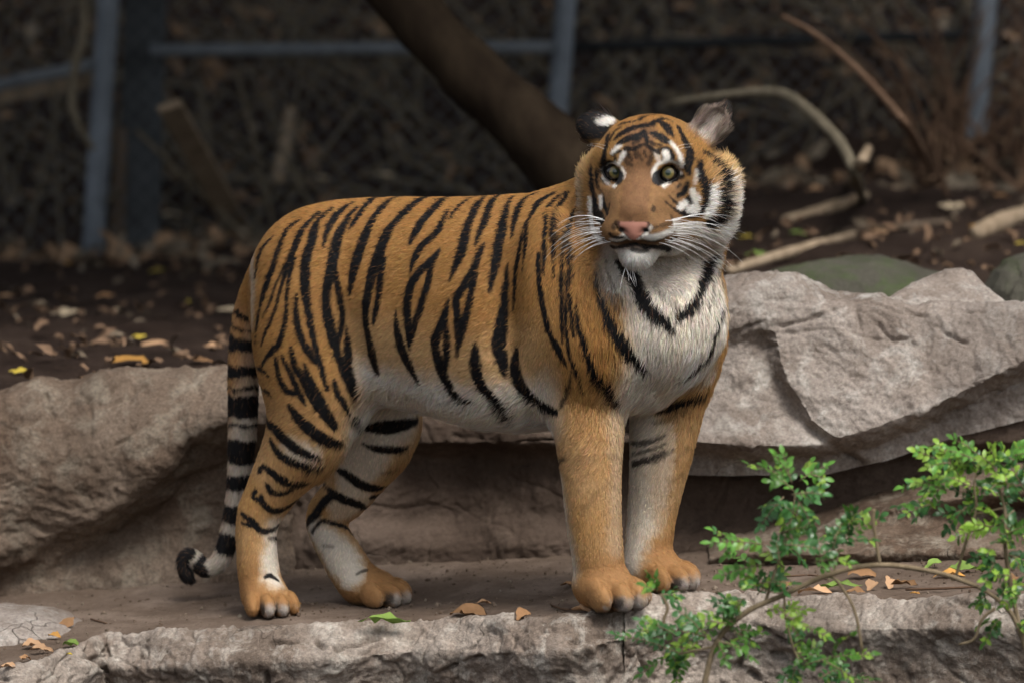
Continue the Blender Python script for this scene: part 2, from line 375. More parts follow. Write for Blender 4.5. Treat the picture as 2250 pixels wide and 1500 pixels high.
STROKES = [
    ('s', 0.95, 0, '-455,39,203,26;-458,43,167,111;-460,30,125,94;-457,15,96,43 -388,223,162,85;-360,200,139,171;-335,182,115,231;-313,164,84,154'),
    ('s', 0.7, 0, '95,-270,326,34;105,-280,241,51;116,-291,161,51 227,-337,692,128;248,-351,625,214;266,-332,555,256;233,-277,489,214 -421,-38,359,68;-386,-38,346,85'),
    ('s', 0.2, 0, '191,-297,440,68;196,-303,313,77;195,-312,212,60'),
    ('s', 0.85, 0, '240,-150,422,256;232,-148,352,188;233,-151,274,197;230,-157,205,171;219,-161,150,111'),
    ('s', 0.45, 0, '279,-174,399,171;270,-173,312,171;258,-165,233,128'),
    ('s', 0.75, 0, '-233,127,413,299;-269,133,367,342;-287,155,311,299;-315,177,263,214'),
    ('s', 0.5, 0, '-333,200,206,171;-297,193,225,171 -497,160,710,60;-498,78,666,51;-498,57,597,34'),
    ('s', 0.6, 0, '342,-289,754,85;355,-300,688,171;368,-302,603,128;368,-172,519,85'),
    ('k', 1.0, 1, '-458,59,755,17;-480,69,730,51;-488,65,702,51;-494,64,674,27 -405,48,788,24;-429,44,771,44;-443,25,741,51;-453,18,714,58;-460,11,686,44;-474,12,644,31;-487,21,601,24;-491,26,580,14 -464,18,693,24;-472,17,665,27;-480,18,637,31;-485,17,602,24;-491,25,555,14 -370,47,802,34;-397,24,776,51;-411,7,750,58;-421,-3,723,51;-431,-10,696,38;-441,-16,661,27;-452,-21,620,17 -414,-9,720,31;-424,-18,689,31;-429,-32,642,34;-432,-41,601,38;-444,-40,559,51;-459,-28,540,24 -445,-21,641,14;-452,-21,620,24;-463,-17,595,31;-474,-9,570,24;-479,-1,551,10 -431,-3,709,17;-445,-5,681,21;-456,-7,653,24;-466,-5,625,21;-476,2,607,9 -346,48,809,27;-373,19,784,58;-382,-7,751,75;-392,-22,718,68;-394,-38,678,75;-388,-54,627,58;-378,-63,576,44;-364,-64,520,38;-351,-61,475,27 -393,-15,731,24;-399,-26,701,24;-401,-37,671,24 -304,60,820,31;-331,29,804,58;-348,5,781,51;-356,-12,759,31;-359,-21,742,10 -297,32,814,24;-317,1,789,58;-330,-15,766,75;-337,-32,736,85;-343,-44,706,79;-350,-52,672,68;-354,-57,638,68;-347,-59,600,75;-336,-59,558,65;-323,-58,513,44;-319,-56,491,17 -336,-48,700,34;-329,-60,662,48;-322,-62,621,41;-326,-59,582,34;-331,-59,561,24 -259,100,825,34;-276,37,820,58;-289,9,805,51;-303,-10,786,41;-309,-16,776,14 -214,70,829,27;-247,1,817,62;-264,-22,798,58;-277,-42,772,75;-288,-56,742,85;-298,-65,712,79;-305,-70,681,51;-308,-70,658,17 -254,-2,813,24;-261,-24,798,24;-267,-39,782,17 -157,47,830,34;-184,-17,825,75;-208,-45,807,75;-229,-62,784,62;-235,-80,758,24 -234,-58,784,41;-244,-75,758,85;-252,-84,734,92;-263,-90,704,85;-271,-94,670,75;-277,-94,631,68;-277,-92,603,62;-270,-93,569,75;-263,-91,537,85;-256,-85,512,51 -242,-94,728,44;-249,-104,691,51;-252,-109,657,58;-259,-108,623,44;-263,-106,605,24 -115,32,831,27;-142,-52,825,68;-166,-80,803,75;-183,-99,777,62;-193,-109,757,27 -121,-87,818,24;-135,-117,793,58;-145,-130,777,68;-169,-131,756,75;-183,-137,733,62;-191,-145,706,17 -136,-163,752,24;-148,-166,735,62;-172,-160,711,68;-189,-155,686,75;-196,-157,655,79;-196,-162,622,68;-194,-164,587,58;-193,-163,563,21 -144,-166,739,38;-155,-176,706,58;-161,-180,679,58;-172,-180,644,62;-182,-174,613,51;-189,-168,581,34 -64,-20,838,27;-94,-75,830,34;-111,-100,815,31;-116,-114,805,14 -46,-47,840,34;-66,-104,829,62;-80,-146,802,68;-90,-180,771,79;-96,-196,745,75;-107,-203,722,51;-117,-206,698,14 -19,-45,842,34;-39,-106,837,58;-49,-156,810,62;-62,-185,782,44;-69,-199,763,21 -52,-205,767,17;-62,-214,747,51;-72,-223,721,58;-89,-225,690,62;-103,-223,666,62;-103,-228,636,58;-100,-231,602,58;-101,-229,574,31;-103,-226,557,10 -69,-228,711,44;-76,-234,681,51;-82,-237,650,51;-89,-236,619,58;-96,-233,588,34 3,-96,846,27;-11,-155,827,44;-18,-193,796,75;-25,-219,765,79;-31,-233,732,68;-38,-239,702,44;-42,-243,678,14 51,-137,856,34;27,-140,846,58;9,-179,822,51;3,-202,801,38;-1,-226,779,14 81,-177,860,31;50,-182,843,58;37,-222,820,58;26,-263,786,44;23,-275,753,31;19,-277,723,10 26,-234,807,17;16,-258,768,41;9,-258,734,44;6,-256,700,41;4,-254,666,21;3,-251,645,7 -8,-243,733,14;-11,-244,699,44;-14,-244,658,62;-21,-245,614,96;-25,-246,583,103;-18,-245,549,79;-13,-245,525,34 98,-194,861,27;74,-211,843,38;63,-277,818,34;60,-295,786,31;60,-307,753,21;58,-314,720,10 105,-199,862,31;91,-227,844,44;80,-284,819,41;80,-303,786,48;78,-314,754,24;77,-324,717,7 -118,-215,662,17;-127,-214,631,58;-141,-206,595,75;-144,-202,571,75;-134,-202,537,96;-120,-198,502,75;-103,-195,477,62;-73,-205,468,24 -125,-215,627,34;-122,-218,593,51;-122,-215,559,58;-127,-205,530,51 -69,-245,585,24;-69,-243,555,75;-66,-237,524,85;-55,-232,499,75;-28,-223,470,68;3,-198,443,51 9,-258,577,27;6,-254,543,85;13,-253,512,96;33,-246,484,92;57,-249,467,85;81,-287,461,62 -219,-141,633,17;-217,-144,602,58;-210,-148,568,85;-196,-152,538,85;-183,-152,510,51;-176,-149,496,17 -314,-62,593,14;-312,-60,558,51;-311,-57,513,68;-306,-53,481,75;-298,-40,455,41 -338,-60,492,24;-333,-56,467,41;-320,-47,445,41;-312,-32,422,24 -409,-39,653,17;-411,-47,623,41;-406,-56,589,51;-392,-63,555,55;-371,-65,527,44 -420,-55,554,24;-413,-59,520,51;-395,-63,492,62;-382,-62,464,68;-361,-57,432,68;-338,-41,399,51 -450,-37,531,34;-445,-40,500,44;-431,-47,473,51;-413,-55,467,41 -437,-46,536,27;-420,-55,502,41;-403,-58,464,44;-394,-59,446,17 -455,-31,551,34;-474,-9,521,34;-482,10,504,24 -488,30,506,31;-474,-5,503,27;-463,-20,494,14 -480,40,465,27;-467,-6,464,27;-460,-16,455,10 -395,-64,524,17;-385,-65,496,41;-368,-63,468,44;-354,-58,439,38;-337,-43,406,31'),
    ('k', 1.0, 0, '48,-298,759,10;48,-307,726,34;53,-315,686,38;60,-320,649,38;73,-327,609,31;87,-335,586,27;97,-336,559,24 127,-288,863,41;114,-278,832,41;105,-302,796,34;107,-321,758,27;110,-334,722,31 97,-301,796,14;93,-324,741,21;92,-336,681,21;92,-341,641,21;93,-342,607,14 -469,30,405,53;-454,-17,394,78;-428,-37,371,78;-403,-41,354,71;-367,-28,337,35 -462,-7,371,35;-447,-23,348,60;-418,-30,330,60;-389,-25,323,46;-364,-12,321,21 -424,-48,441,42;-402,-53,413,78;-377,-52,391,88;-349,-37,371,88;-328,-15,365,46 -484,12,310,53;-473,0,319,42;-447,-13,299,64;-419,-8,286,64;-390,4,288,42 -469,0,283,35;-459,0,268,42;-437,0,268,39;-419,-1,276,21 -481,8,260,35;-477,10,245,46;-456,16,231,49;-435,27,235,42;-410,42,252,25 -520,35,223,25;-500,21,211,53;-482,22,192,42;-461,37,192,35;-450,60,200,21 -518,31,205,25;-496,21,200,25;-482,23,190,18 -474,13,104,21;-464,18,105,32;-450,23,95,18 -492,15,270,35;-496,17,258,42;-481,9,252,18 -468,31,176,14;-456,52,173,25;-455,60,175,11 -303,-20,416,53;-285,126,388,99;-249,131,378,106;-212,145,380,88;-186,177,385,53 -289,148,343,14;-264,143,335,53;-235,147,332,60;-206,166,333,35 -342,199,285,21;-323,179,280,64;-297,173,262,78;-272,183,252,71;-247,210,252,35 -366,241,254,35;-346,196,237,64;-324,190,227,71;-302,196,218,64;-286,227,208,35 -346,196,237,53;-369,213,220,71;-384,222,196,71;-401,250,170,53 -391,228,158,28;-372,216,182,25;-350,214,178,32;-325,229,167,32;-311,238,148,25 -273,202,232,53;-259,231,236,42 198,-331,747,43;215,-328,719,85;237,-337,689,100;254,-348,659,100;276,-352,640,85;296,-350,617,23 226,-322,730,28;237,-328,708,34;246,-333,694,28 369,-258,754,71;360,-271,724,85;353,-295,698,71;342,-319,673,63;327,-335,655,71;307,-346,642,57 154,-335,728,20;158,-346,698,28;167,-354,668,51;181,-360,635,71;195,-359,609,80;212,-350,580,85;232,-337,559,71;246,-322,540,28 119,-350,665,17;123,-356,626,37;136,-359,587,43;147,-353,552,51;164,-339,522,63;185,-316,497,71;199,-290,474,28 105,-313,774,20;108,-330,733,23;107,-342,684,26;111,-350,637,31;114,-353,609,14 97,-314,768,14;91,-329,719,20;91,-338,664,23;93,-342,619,20;94,-341,596,9 101,-330,727,11;100,-339,686,17;100,-345,642,23;102,-347,597,26;108,-345,568,26;119,-341,540,26;131,-328,504,11 49,-300,756,28;51,-311,703,37;58,-318,653,40;69,-324,611,37;86,-332,578,37;100,-336,553,23 392,-251,654,28;382,-283,629,34;374,-291,596,37;363,-286,567,43;340,-286,541,51;323,-283,527,37;306,-284,518,14 365,-143,481,28;339,-168,478,34;310,-177,471,43;287,-178,462,43;267,-173,456,23 362,-140,474,28;333,-164,467,51;304,-172,456,51;276,-171,447,34 244,-366,991,21;231,-375,982,53;213,-372,976,53;197,-369,968,35;192,-370,961,15 259,-351,1000,44;239,-355,998,44;218,-356,993,53;203,-356,985,50;190,-356,975,23 226,-335,1004,29;209,-326,1001,29;196,-320,995,15 270,-338,1005,44;283,-346,997,73;288,-358,988,59;295,-361,981,18 256,-372,987,29;269,-374,982,65;282,-375,974,53;292,-374,969,21 286,-267,1010,29;303,-260,1004,44;318,-262,998,35;336,-287,1005,18 260,-346,1003,44;276,-321,1008,29;296,-317,1003,23 244,-366,991,23;246,-379,979,35;248,-385,970,18 234,-333,1007,26;250,-309,1013,23;271,-272,1013,21 306,-330,994,29;314,-348,977,44;324,-354,959,73;326,-364,942,82;322,-372,925,59;326,-372,912,23 347,-344,930,29;344,-356,916,73;352,-357,895,79;357,-357,875,73;355,-359,854,65;344,-363,839,35 356,-319,944,44;369,-308,935,65;379,-316,918,65;384,-326,893,59;385,-333,867,59;384,-334,842,88;374,-340,824,103;363,-347,822,73 326,-374,863,59;321,-377,851,29;316,-382,841,23 326,-374,863,59;339,-368,858,29 323,-374,897,18;316,-377,879,35;305,-382,872,21 313,-373,907,35;303,-368,901,26;293,-371,898,15 276,-391,935,15;278,-390,944,18;279,-387,954,18 269,-388,958,18;283,-383,960,21;291,-383,954,26;293,-385,943,38;284,-387,936,15 297,-379,933,12;310,-378,935,12 178,-326,978,44;175,-348,964,35;169,-358,937,44;167,-346,915,38 185,-370,947,21;192,-374,952,23;200,-378,954,18 190,-374,943,15;191,-375,932,15 174,-354,931,29;185,-369,933,18 157,-343,917,23;156,-343,899,26;159,-348,884,21 148,-326,918,35;148,-335,888,44;152,-342,868,44;157,-358,836,88;166,-417,829,59 167,-366,862,44;172,-385,851,35;175,-421,842,23 165,-348,900,21;177,-355,891,23 242,-456,805,21;268,-456,807,21;288,-440,813,18;302,-399,814,12 185,-371,777,38;202,-426,783,21;222,-437,789,18 226,-437,789,18;245,-436,784,29;263,-423,782,26;277,-399,779,44;288,-376,772,44 381,-334,831,44;371,-340,819,59 283,-351,995,44;293,-358,985,29'),
    ('k', 0.6, 0, '-253,165,286,18;-232,179,286,32 270,-175,350,23;287,-177,364,23;304,-173,375,11 156,-316,474,11;171,-312,476,20 205,-384,939,21;213,-389,933,29;220,-393,929,12 210,-383,954,21;213,-387,944,29 230,-391,952,21;238,-395,940,21 257,-460,820,9;278,-449,825,23;297,-412,825,18 292,-414,836,35;297,-409,828,29 212,-434,771,15;222,-439,769,15 243,-437,769,21;248,-434,769,15'),
    ('k', 0.5, 0, '-369,205,135,18;-350,194,135,21 270,-169,424,26;304,-170,437,30;330,-161,449,21'),
    ('k', 0.8, 0, '-301,161,86,21;-285,167,93,35 161,-332,739,14;170,-343,703,20;181,-349,682,23;195,-353,659,14 173,-332,750,14;181,-339,711,20;192,-346,687,17;203,-350,668,9 110,-338,542,11;106,-322,512,28;94,-304,481,28;90,-299,469,9 58,-299,772,23;58,-313,720,14 77,-307,773,20;77,-324,716,11 228,-135,382,28;247,-163,386,37;270,-173,393,28;287,-175,402,14 390,-195,725,20;377,-255,706,20;368,-292,673,14;362,-307,654,6'),
    ('k', 0.45, 0, '265,-332,699,43;282,-341,681,48;299,-344,664,57;304,-347,645,57'),
    ('k', 0.4, 0, '282,-314,732,28;299,-309,739,43;322,-298,747,57'),
    ('k', 0.9, 0, '228,-141,342,34;242,-161,349,43;267,-175,360,40;287,-177,372,20'),
    ('k', 0.75, 0, '228,-139,361,23;253,-169,371,26;276,-176,380,20;290,-175,387,11'),
    ('k', 0.7, 0, '390,-195,710,14;386,-249,685,14;380,-274,671,9 89,-270,365,43;96,-299,372,17'),
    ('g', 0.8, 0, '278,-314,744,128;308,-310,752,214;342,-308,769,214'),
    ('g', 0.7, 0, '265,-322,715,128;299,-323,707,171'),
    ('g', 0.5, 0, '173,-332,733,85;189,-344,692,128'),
    ('w', 1.0, 0, '260,-403,907,24;262,-396,922,26;269,-393,932,21;284,-387,935,16;300,-378,932,16;310,-375,926,13 282,-387,951,52;284,-388,943,47;280,-389,938,21 276,-398,892,34;285,-372,896,37;298,-352,901,29;311,-370,915,21 170,-348,906,18;175,-351,897,21;190,-392,892,34 308,-386,851,63;318,-378,858,52 329,-372,843,100;338,-368,848,79 368,-347,881,58;369,-349,861,86;359,-354,837,73 144,-332,865,24;146,-335,834,60;151,-336,806,92;162,-351,789,79 183,-435,796,39;198,-444,798,60;214,-457,805,66;206,-452,813,31 232,-458,805,66;255,-456,802,63;281,-449,808,50;298,-411,815,39 217,-437,766,105;238,-436,760,131;259,-412,759,92;235,-427,750,92'),
    ('w', 0.95, 0, '292,-374,969,18;303,-376,957,31;309,-378,942,31;310,-378,930,18 197,-380,933,24;201,-381,942,34;206,-382,951,29 185,-369,951,21;192,-371,959,31;199,-374,963,21'),
    ('w', 0.55, 0, '262,-390,955,29;268,-392,943,39;270,-392,937,24'),
    ('w', 0.9, 0, '169,-346,918,10;177,-345,926,13;190,-373,931,13;196,-380,930,10 202,-385,923,16;205,-391,914,18;205,-397,906,13 332,-372,880,47;339,-369,865,66 394,-312,897,39;403,-300,875,79;406,-280,847,131;398,-295,822,144;385,-314,806,144 163,-357,867,39;164,-368,850,39 245,-456,813,47;252,-461,822,26'),
    ('w', 0.8, 0, '297,-412,825,52;310,-386,810,92;337,-358,810,105;364,-331,797,105'),
    ('w', 0.5, 0, '339,-361,916,24;336,-369,896,26'),
    ('k', 0.96, 0, '208,-380,959,29;223,-386,959,32;236,-387,965,21 243,-386,967,21;256,-389,960,23;269,-390,952,21 224,-301,1010,21;246,-270,1012,21;261,-272,1013,15 297,-397,850,18;310,-386,841,23;326,-374,835,29;342,-363,834,21 179,-408,859,15;176,-416,846,18 179,-443,808,21;189,-445,802,21;204,-448,802,15 201,-336,994,21;188,-338,984,23;181,-348,972,23 337,-355,936,18;342,-351,931,23'),
    ('k', 0.72, 0, '289,-396,873,12;302,-388,859,12 256,-390,957,23;256,-393,945,29;251,-396,933,29 259,-446,857,32;257,-449,853,32 237,-447,797,12;263,-449,795,15;283,-442,803,12 181,-431,794,12;199,-437,793,15;212,-446,798,9 191,-449,832,18;186,-448,821,35 215,-387,949,21;220,-391,939,18 225,-389,952,15;228,-392,942,15 243,-391,955,18;246,-394,945,18'),
    ('k', 0.84, 0, '162,-350,884,12;169,-367,868,15 220,-437,779,23;235,-439,776,32;248,-434,777,23 223,-382,969,23;233,-381,974,21;236,-373,984,18 254,-384,972,21;264,-385,967,21;274,-383,966,15 303,-379,887,15;308,-376,892,18 295,-394,865,15;305,-387,857,15 281,-414,864,12;292,-402,855,12'),
    ('k', 0.22, 0, '129,-325,273,26;156,-329,312,34;178,-321,333,21'),
    ('k', 0.2, 0, '116,-319,375,26;139,-328,372,34;173,-321,384,21'),
    ('k', 0.25, 0, '97,-301,373,43;102,-309,382,34 296,-169,311,26;322,-153,327,26'),
    ('k', 0.3, 0, '178,-318,383,26;192,-305,377,34 305,-172,355,26;331,-154,374,34'),
]
# ---------------------------------------------------------------- tiger: coat colours (pigment plus painted throat shade, laid on the body in 3-D)
ORANGE = np.array([.425, .232, .080]); DEEP = np.array([.335, .163, .049]); CREAM = np.array([.66, .47, .27]); WHITE = np.array([.85, .805, .73])
BLACK = np.array([.0065, .006, .0065]); SKIN = np.array([.035, .028, .026]); PINK = np.array([.36, .165, .120])
_rs = np.random.RandomState(3)
_perm = _rs.permutation(4096)
_gv = _rs.normal(size=(4096, 3)); _gv /= np.linalg.norm(_gv, axis=1, keepdims=True)
def noise3(P):
    P = np.asarray(P, float); i = np.floor(P).astype(np.int64); f = P - i
    u = f * f * f * (f * (f * 6 - 15) + 10)
    fx, fy, fz = f.T; hx = [_perm[(i[:, 0] + k) & 4095] for k in (0, 1)]
    def g(dx, dy, dz):
        G = _gv[_perm[(_perm[(hx[dx] + i[:, 1] + dy) & 4095] + i[:, 2] + dz) & 4095]]
        return G[:, 0] * (fx - dx) + G[:, 1] * (fy - dy) + G[:, 2] * (fz - dz)
    ux, uy, uz = u.T
    def row(dy, dz):
        a = g(0, dy, dz); return a + ux * (g(1, dy, dz) - a)
    def lay(dz):
        a = row(0, dz); return a + uy * (row(1, dz) - a)
    a = lay(0)
    return 1.5 * (a + uz * (lay(1) - a))
def fbm(P, oct=4, gain=.5):
    s = 0; a = 1.0
    for o in range(oct):
        s = s + a * noise3(P * 2.0 ** o + o * 17.3); a *= gain
    return s
def sst(a, b, x):
    t = np.clip((x - a) / (b - a), 0, 1); return t * t * (3 - 2 * t)
def line_dist(P, L):
    """distance to a polyline L[n,4] (x,y,z,radius): signed by the radius, negative inside"""
    best = np.full(len(P), 9.0)
    if len(P) > 3000:                                   # only measure what lies near
        R = L[:, 3].max() + .09
        m = np.all((P > L[:, :3].min(0) - R) & (P < L[:, :3].max(0) + R), axis=1)
        if m.sum() < .9 * len(P):
            if m.any(): best[m] = line_dist(P[m], L)
            return best
    for a, b in zip(L[:-1], L[1:]):
        ab = b[:3] - a[:3]; t = np.clip(((P - a[:3]) @ ab) / (ab @ ab + 1e-12), 0, 1)
        d = P - a[:3] - t[:, None] * ab
        best = np.minimum(best, np.sqrt((d * d).sum(1)) - (a[3] + (b[3] - a[3]) * t))
    return best
def parse_strokes():
    out = []
    for kind, st, mir, txt in STROKES:
        for ln in txt.split():
            A = np.array([[float(v) for v in p.split(',')] for p in ln.split(';')])
            A[:, :3] /= 1000.0; A[:, 3] /= 10000.0
            if len(A) > 1:
                A = _catmull(A, 4); A[:, 3] = np.maximum(A[:, 3], .0012)
            A[:, 3] *= 1.28 if kind == 'k' else 1.0
            out.append((kind, st, A))
            if mir:
                M = A.copy(); M[:, :3] -= 2 * np.outer((A[:, :3] - ORI) @ BL, BL); out.append((kind, st, M))
    return out
STR = parse_strokes()
def seg_pts(*pts):
    return np.array([list(at(x, y, d)) + [r] for x, y, d, r in pts])
# pale areas: belly, breast, inner sides of the legs, throat
PALE = [(1.0, .06, np.array([list(S(x, y)) + [r] for x, y, r in ((790,880,.10),(900,915,.115),(1000,940,.12),(1100,955,.13),(1200,950,.135),(1290,930,.12))])),
        (.95, .05, np.array([list(at(x, y, d)) + [r] for x, y, d, r in ((1470,590,-.30,.06),(1500,640,-.30,.085),(1490,720,-.34,.085),(1470,800,-.34,.07),(1440,880,-.28,.07))])),
        (.9, .04, np.array([list(at(x, y, d)) + [r] for x, y, d, r in ((1540,640,-.30,.05),(1545,760,-.28,.06),(1530,840,-.26,.05))]))]
TAILA = np.concatenate([np.array(TAILP), np.array(TAILR)[:, None]], 1)
_tail_s = np.concatenate([[0], np.cumsum(np.linalg.norm(np.diff(TAILA[:, :3], axis=0), axis=1))])
_tail_py = _tl[:, 1]
def tail_coord(P):
    best = np.full(len(P), 9.0); s = np.zeros(len(P))
    m = np.all((P > TAILA[:, :3].min(0) - .08) & (P < TAILA[:, :3].max(0) + .08), axis=1)
    if m.sum() < .9 * len(P):
        if m.any(): best[m], s[m] = tail_coord(P[m])
        return best, s
    for k, (a, b) in enumerate(zip(TAILA[:-1], TAILA[1:])):
        ab = b[:3] - a[:3]; t = np.clip(((P - a[:3]) @ ab) / (ab @ ab), 0, 1)
        d = P - a[:3] - t[:, None] * ab; q = np.sqrt((d * d).sum(1)) - (a[3] + (b[3] - a[3]) * t)
        m = q < best; best[m] = q[m]; s[m] = (_tail_s[k] + t * np.linalg.norm(ab))[m]
    return best, s
_pyS = lambda py: np.interp(py, _tail_py[:32], _tail_s[:32])
TAIL_RINGS = [(_pyS(a), _pyS(b)) for a, b in ((684, 694), (712, 722), (740, 769), (798, 826), (848, 856), (866, 915), (931, 939), (963, 1016), (1043, 1076), (1110, 1150), (1173, 1212))]
_sE = _pyS(1212)
TAIL_RINGS += [(_sE + .046, _sE + .070), (_sE + .086, 9.0)]
def coat(P, N):
    """returns colour and bare-skin mask for points on the tiger's skin"""
    n1 = fbm(P * 9.0, 3); n2 = noise3(P * 70.0); n3 = noise3(P * 220.0)
    q = (P - ORI); u = q @ BF; v = q @ BL
    up = np.clip((P[:, 2] - .42) / .35, 0, 1)
    col = ORANGE + (DEEP - ORANGE) * np.clip(.25 + .45 * up + .25 * n1, 0, 1)[:, None]
    # lower flank and outer limbs fade to buff
    buff = sst(.55, .34, P[:, 2]) * .62 * np.clip(1 + n1, .3, 1.5)
    col = col + (np.array([.50, .305, .145]) - col) * np.clip(buff, 0, 1)[:, None]
    hd = (P - HO) @ HM.T
    inhead = (np.linalg.norm(P - H(-.05, .01, -.03), axis=1) < .21) & (hd[:, 1] > -.118 - .25 * np.clip(hd[:, 2], 0, .1) * 0) & (hd[:, 0] > -.16)
    # underside: white belly grading up the flank through cream
    bot = _spl(np.clip(u, _tu[0], _tu[-1]), _tu, _tb); hb = P[:, 2] - bot + .015 * n1 + .008 * n2
    onb = sst(.10, .20, u) * sst(.80, .70, u) * sst(-.06, -.02, P[:, 2] - bot + 0)
    onb = onb * sst(.012, .055, line_dist(P, LEGS['near_hind']['A'])) * sst(-.012, .012, line_dist(P, LEGS['near_fore']['A']))
    col = col + (np.array([.62, .42, .22]) - col) * (.75 * onb * sst(.25, .08, hb))[:, None]
    col = col + (WHITE - col) * (onb * sst(.115, .045, hb))[:, None]
    for st, soft, L in PALE:
        d = line_dist(P, L) + .012 * n1 + .006 * n2
        w = st * sst(soft * .6, -soft * .6, d) * (~inhead if L[0, 2] > .5 else 1)
        mid = sst(soft * 1.1, -soft * .2, d)
        col = col + (CREAM - col) * (mid * .7 * st * (~inhead))[:, None]
        col = col + (WHITE - col) * w[:, None]
    # tail
    bt, s = tail_coord(P)
    tm = sst(.02, .006, bt) * sst(_pyS(640), _pyS(690), s)
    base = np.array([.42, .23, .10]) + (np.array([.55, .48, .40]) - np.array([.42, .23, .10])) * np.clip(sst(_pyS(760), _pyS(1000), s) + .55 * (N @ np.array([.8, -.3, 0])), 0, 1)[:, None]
    wob = .006 * noise3(P * 30) + .004 * n2
    ring = np.zeros(len(P))
    for a, b in TAIL_RINGS:
        ring = np.maximum(ring, sst(a - .002, a + .002, s + wob) * sst(b + .002, b - .002, s + wob))
    base = base + (BLACK * 1.6 - base) * ring[:, None]
    col = col + (base - col) * tm[:, None]
    # paws: rusty tops, pale toe ends with dark fronts
    for Lg in LEGS.values():
        dp = np.linalg.norm((P - Lg['c'] - UP * .03) * [1, 1, 1.1], axis=1)
        w = sst(.115, .06, dp)
        col = col + (np.array([.33, .165, .062]) - col) * (w * .8)[:, None]
        F = heading(Lg['deg']); fw = (P - Lg['c']) @ F; hz = P[:, 2] - Lg['c'][2]
        w2 = sst(.10, .08, dp) * sst(.050, .068, fw + .012 * n2 + .006 * n3) * sst(.040, .018, hz + .010 * n2) * .85
        col = col + (np.array([.42, .39, .36]) - col) * w2[:, None]
        lat = (P - Lg['c']) @ np.array([-F[1], F[0], 0]) / Lg['sc']
        gr = np.min(np.abs(lat[:, None] - np.array([-.0285, 0, .0285])), axis=1)
        gap = sst(.10, .08, dp) * sst(.035, .05, fw) * sst(.0045, .0015, gr) * sst(.04, .025, hz)
        col = col + (np.array([.05, .04, .035]) - col) * (gap * .9)[:, None]
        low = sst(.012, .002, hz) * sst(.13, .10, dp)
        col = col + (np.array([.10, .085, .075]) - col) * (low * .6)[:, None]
    # face ground colours
    fw = inhead * sst(-.16, -.12, hd[:, 0])
    face = ORANGE * .80 + (DEEP - ORANGE) * np.clip(.35 + .3 * n1 + sst(.06, .12, hd[:, 2]) * .4, 0, 1)[:, None]
    brg = sst(.034, .022, np.abs(hd[:, 1])) * sst(-.03, .0, hd[:, 0])
    face = face + (np.array([.20, .103, .050]) - face) * (brg * .9)[:, None]
    und = sst(.02, -.02, hd[:, 2]) * sst(.10, .07, np.abs(hd[:, 1])) * sst(-.07, -.03, hd[:, 0])
    face = face + (np.array([.27, .15, .072]) - face) * (und * .75 * (1 - brg))[:, None]
    rim = sst(.095, .125, np.abs(hd[:, 1] - .015)) * sst(.09, .0, hd[:, 2]) * sst(-.02, -.06, hd[:, 0])
    face = face + ((np.array([.74, .67, .56]) - CREAM) * sst(.0, -.06, hd[:, 2])[:, None] + CREAM * np.array([.86, .78, .62]) - face) * rim[:, None]
    low = sst(-.115, -.145, hd[:, 2]) * sst(-.085, -.05, hd[:, 1])
    face = face + (WHITE * .85 - face) * low[:, None]
    face = face * (1 + .16 * n2 + .14 * n3)[:, None]
    col = col + (face - col) * fw[:, None]
    # marks
    wob = .0009 * n2 + .0006 * n3 - .0012
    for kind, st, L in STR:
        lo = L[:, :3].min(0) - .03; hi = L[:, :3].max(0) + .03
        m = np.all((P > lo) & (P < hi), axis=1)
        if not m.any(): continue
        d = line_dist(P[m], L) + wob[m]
        if kind == 'k':
            w = st * sst(.0018, -.0018, d); c = BLACK
        elif kind == 'g':  # shade under the chin, painted into the throat colour
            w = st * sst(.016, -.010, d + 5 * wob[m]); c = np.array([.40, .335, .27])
        elif kind == 's':
            col[m] = col[m] + (CREAM * .9 - col[m]) * (.6 * st * sst(.030, -.004, d + 8 * wob[m]))[:, None]
            w = .85 * st * sst(.016, -.012, d + 8 * wob[m]); c = np.array([.70, .65, .57])
        else:
            w = st * sst(.0036, -.0026, d); c = WHITE
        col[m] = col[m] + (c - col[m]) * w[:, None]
    bare = np.zeros(len(P))
    # eyelids and tear line
    for s_, e in zip((-1, 1), EYES):
        vv = hd - np.array(e)
        yy = vv[:, 1] * math.cos(.20) * s_ + vv[:, 2] * math.sin(.20); zz = -vv[:, 1] * s_ * math.sin(.20) + vv[:, 2] * math.cos(.20)
        r = np.sqrt((yy / .0240) ** 2 + ((zz + .0008) / .0162) ** 2) + .06 * n2
        w = sst(1.08, .95, r) * (vv[:, 0] > -.03)
        col = col + (BLACK - col) * w[:, None]; bare = np.maximum(bare, sst(1.05, .9, r) * (vv[:, 0] > -.03))
        L = np.array([[-.0, e[1] - s_ * .021, -.010, .004], [.012, e[1] - s_ * .026, -.020, .003]])
        w = sst(.002, -.002, line_dist(hd, L)); col = col + (BLACK - col) * w[:, None]
    # nose leather and nostrils, lips
    hd = hd - np.array([0, 0, MZ])
    nz = np.sqrt((hd[:, 1] / (.034 - .85 * np.clip(-.090 - hd[:, 2], 0, .03))) ** 2 + ((hd[:, 2] + .100) / .0185) ** 2)
    nw = np.interp(hd[:, 2], [-.120, -.112, -.100, -.090, -.083], [.003, .011, .0215, .0265, .0245]); nz = np.abs(hd[:, 1]) / nw + 6 * sst(-.084, -.080, hd[:, 2]) + 6 * sst(-.118, -.122, hd[:, 2])
    w = sst(1.06, .96, nz + .04 * n2) * (hd[:, 0] > .068)
    col = col + (PINK - col) * w[:, None]; bare = np.maximum(bare, w)
    edge = sst(.16, .04, np.abs(nz - 1.08)) * (hd[:, 0] > .068)
    col = col + (np.array([.10, .05, .04]) - col) * (edge * .95)[:, None]
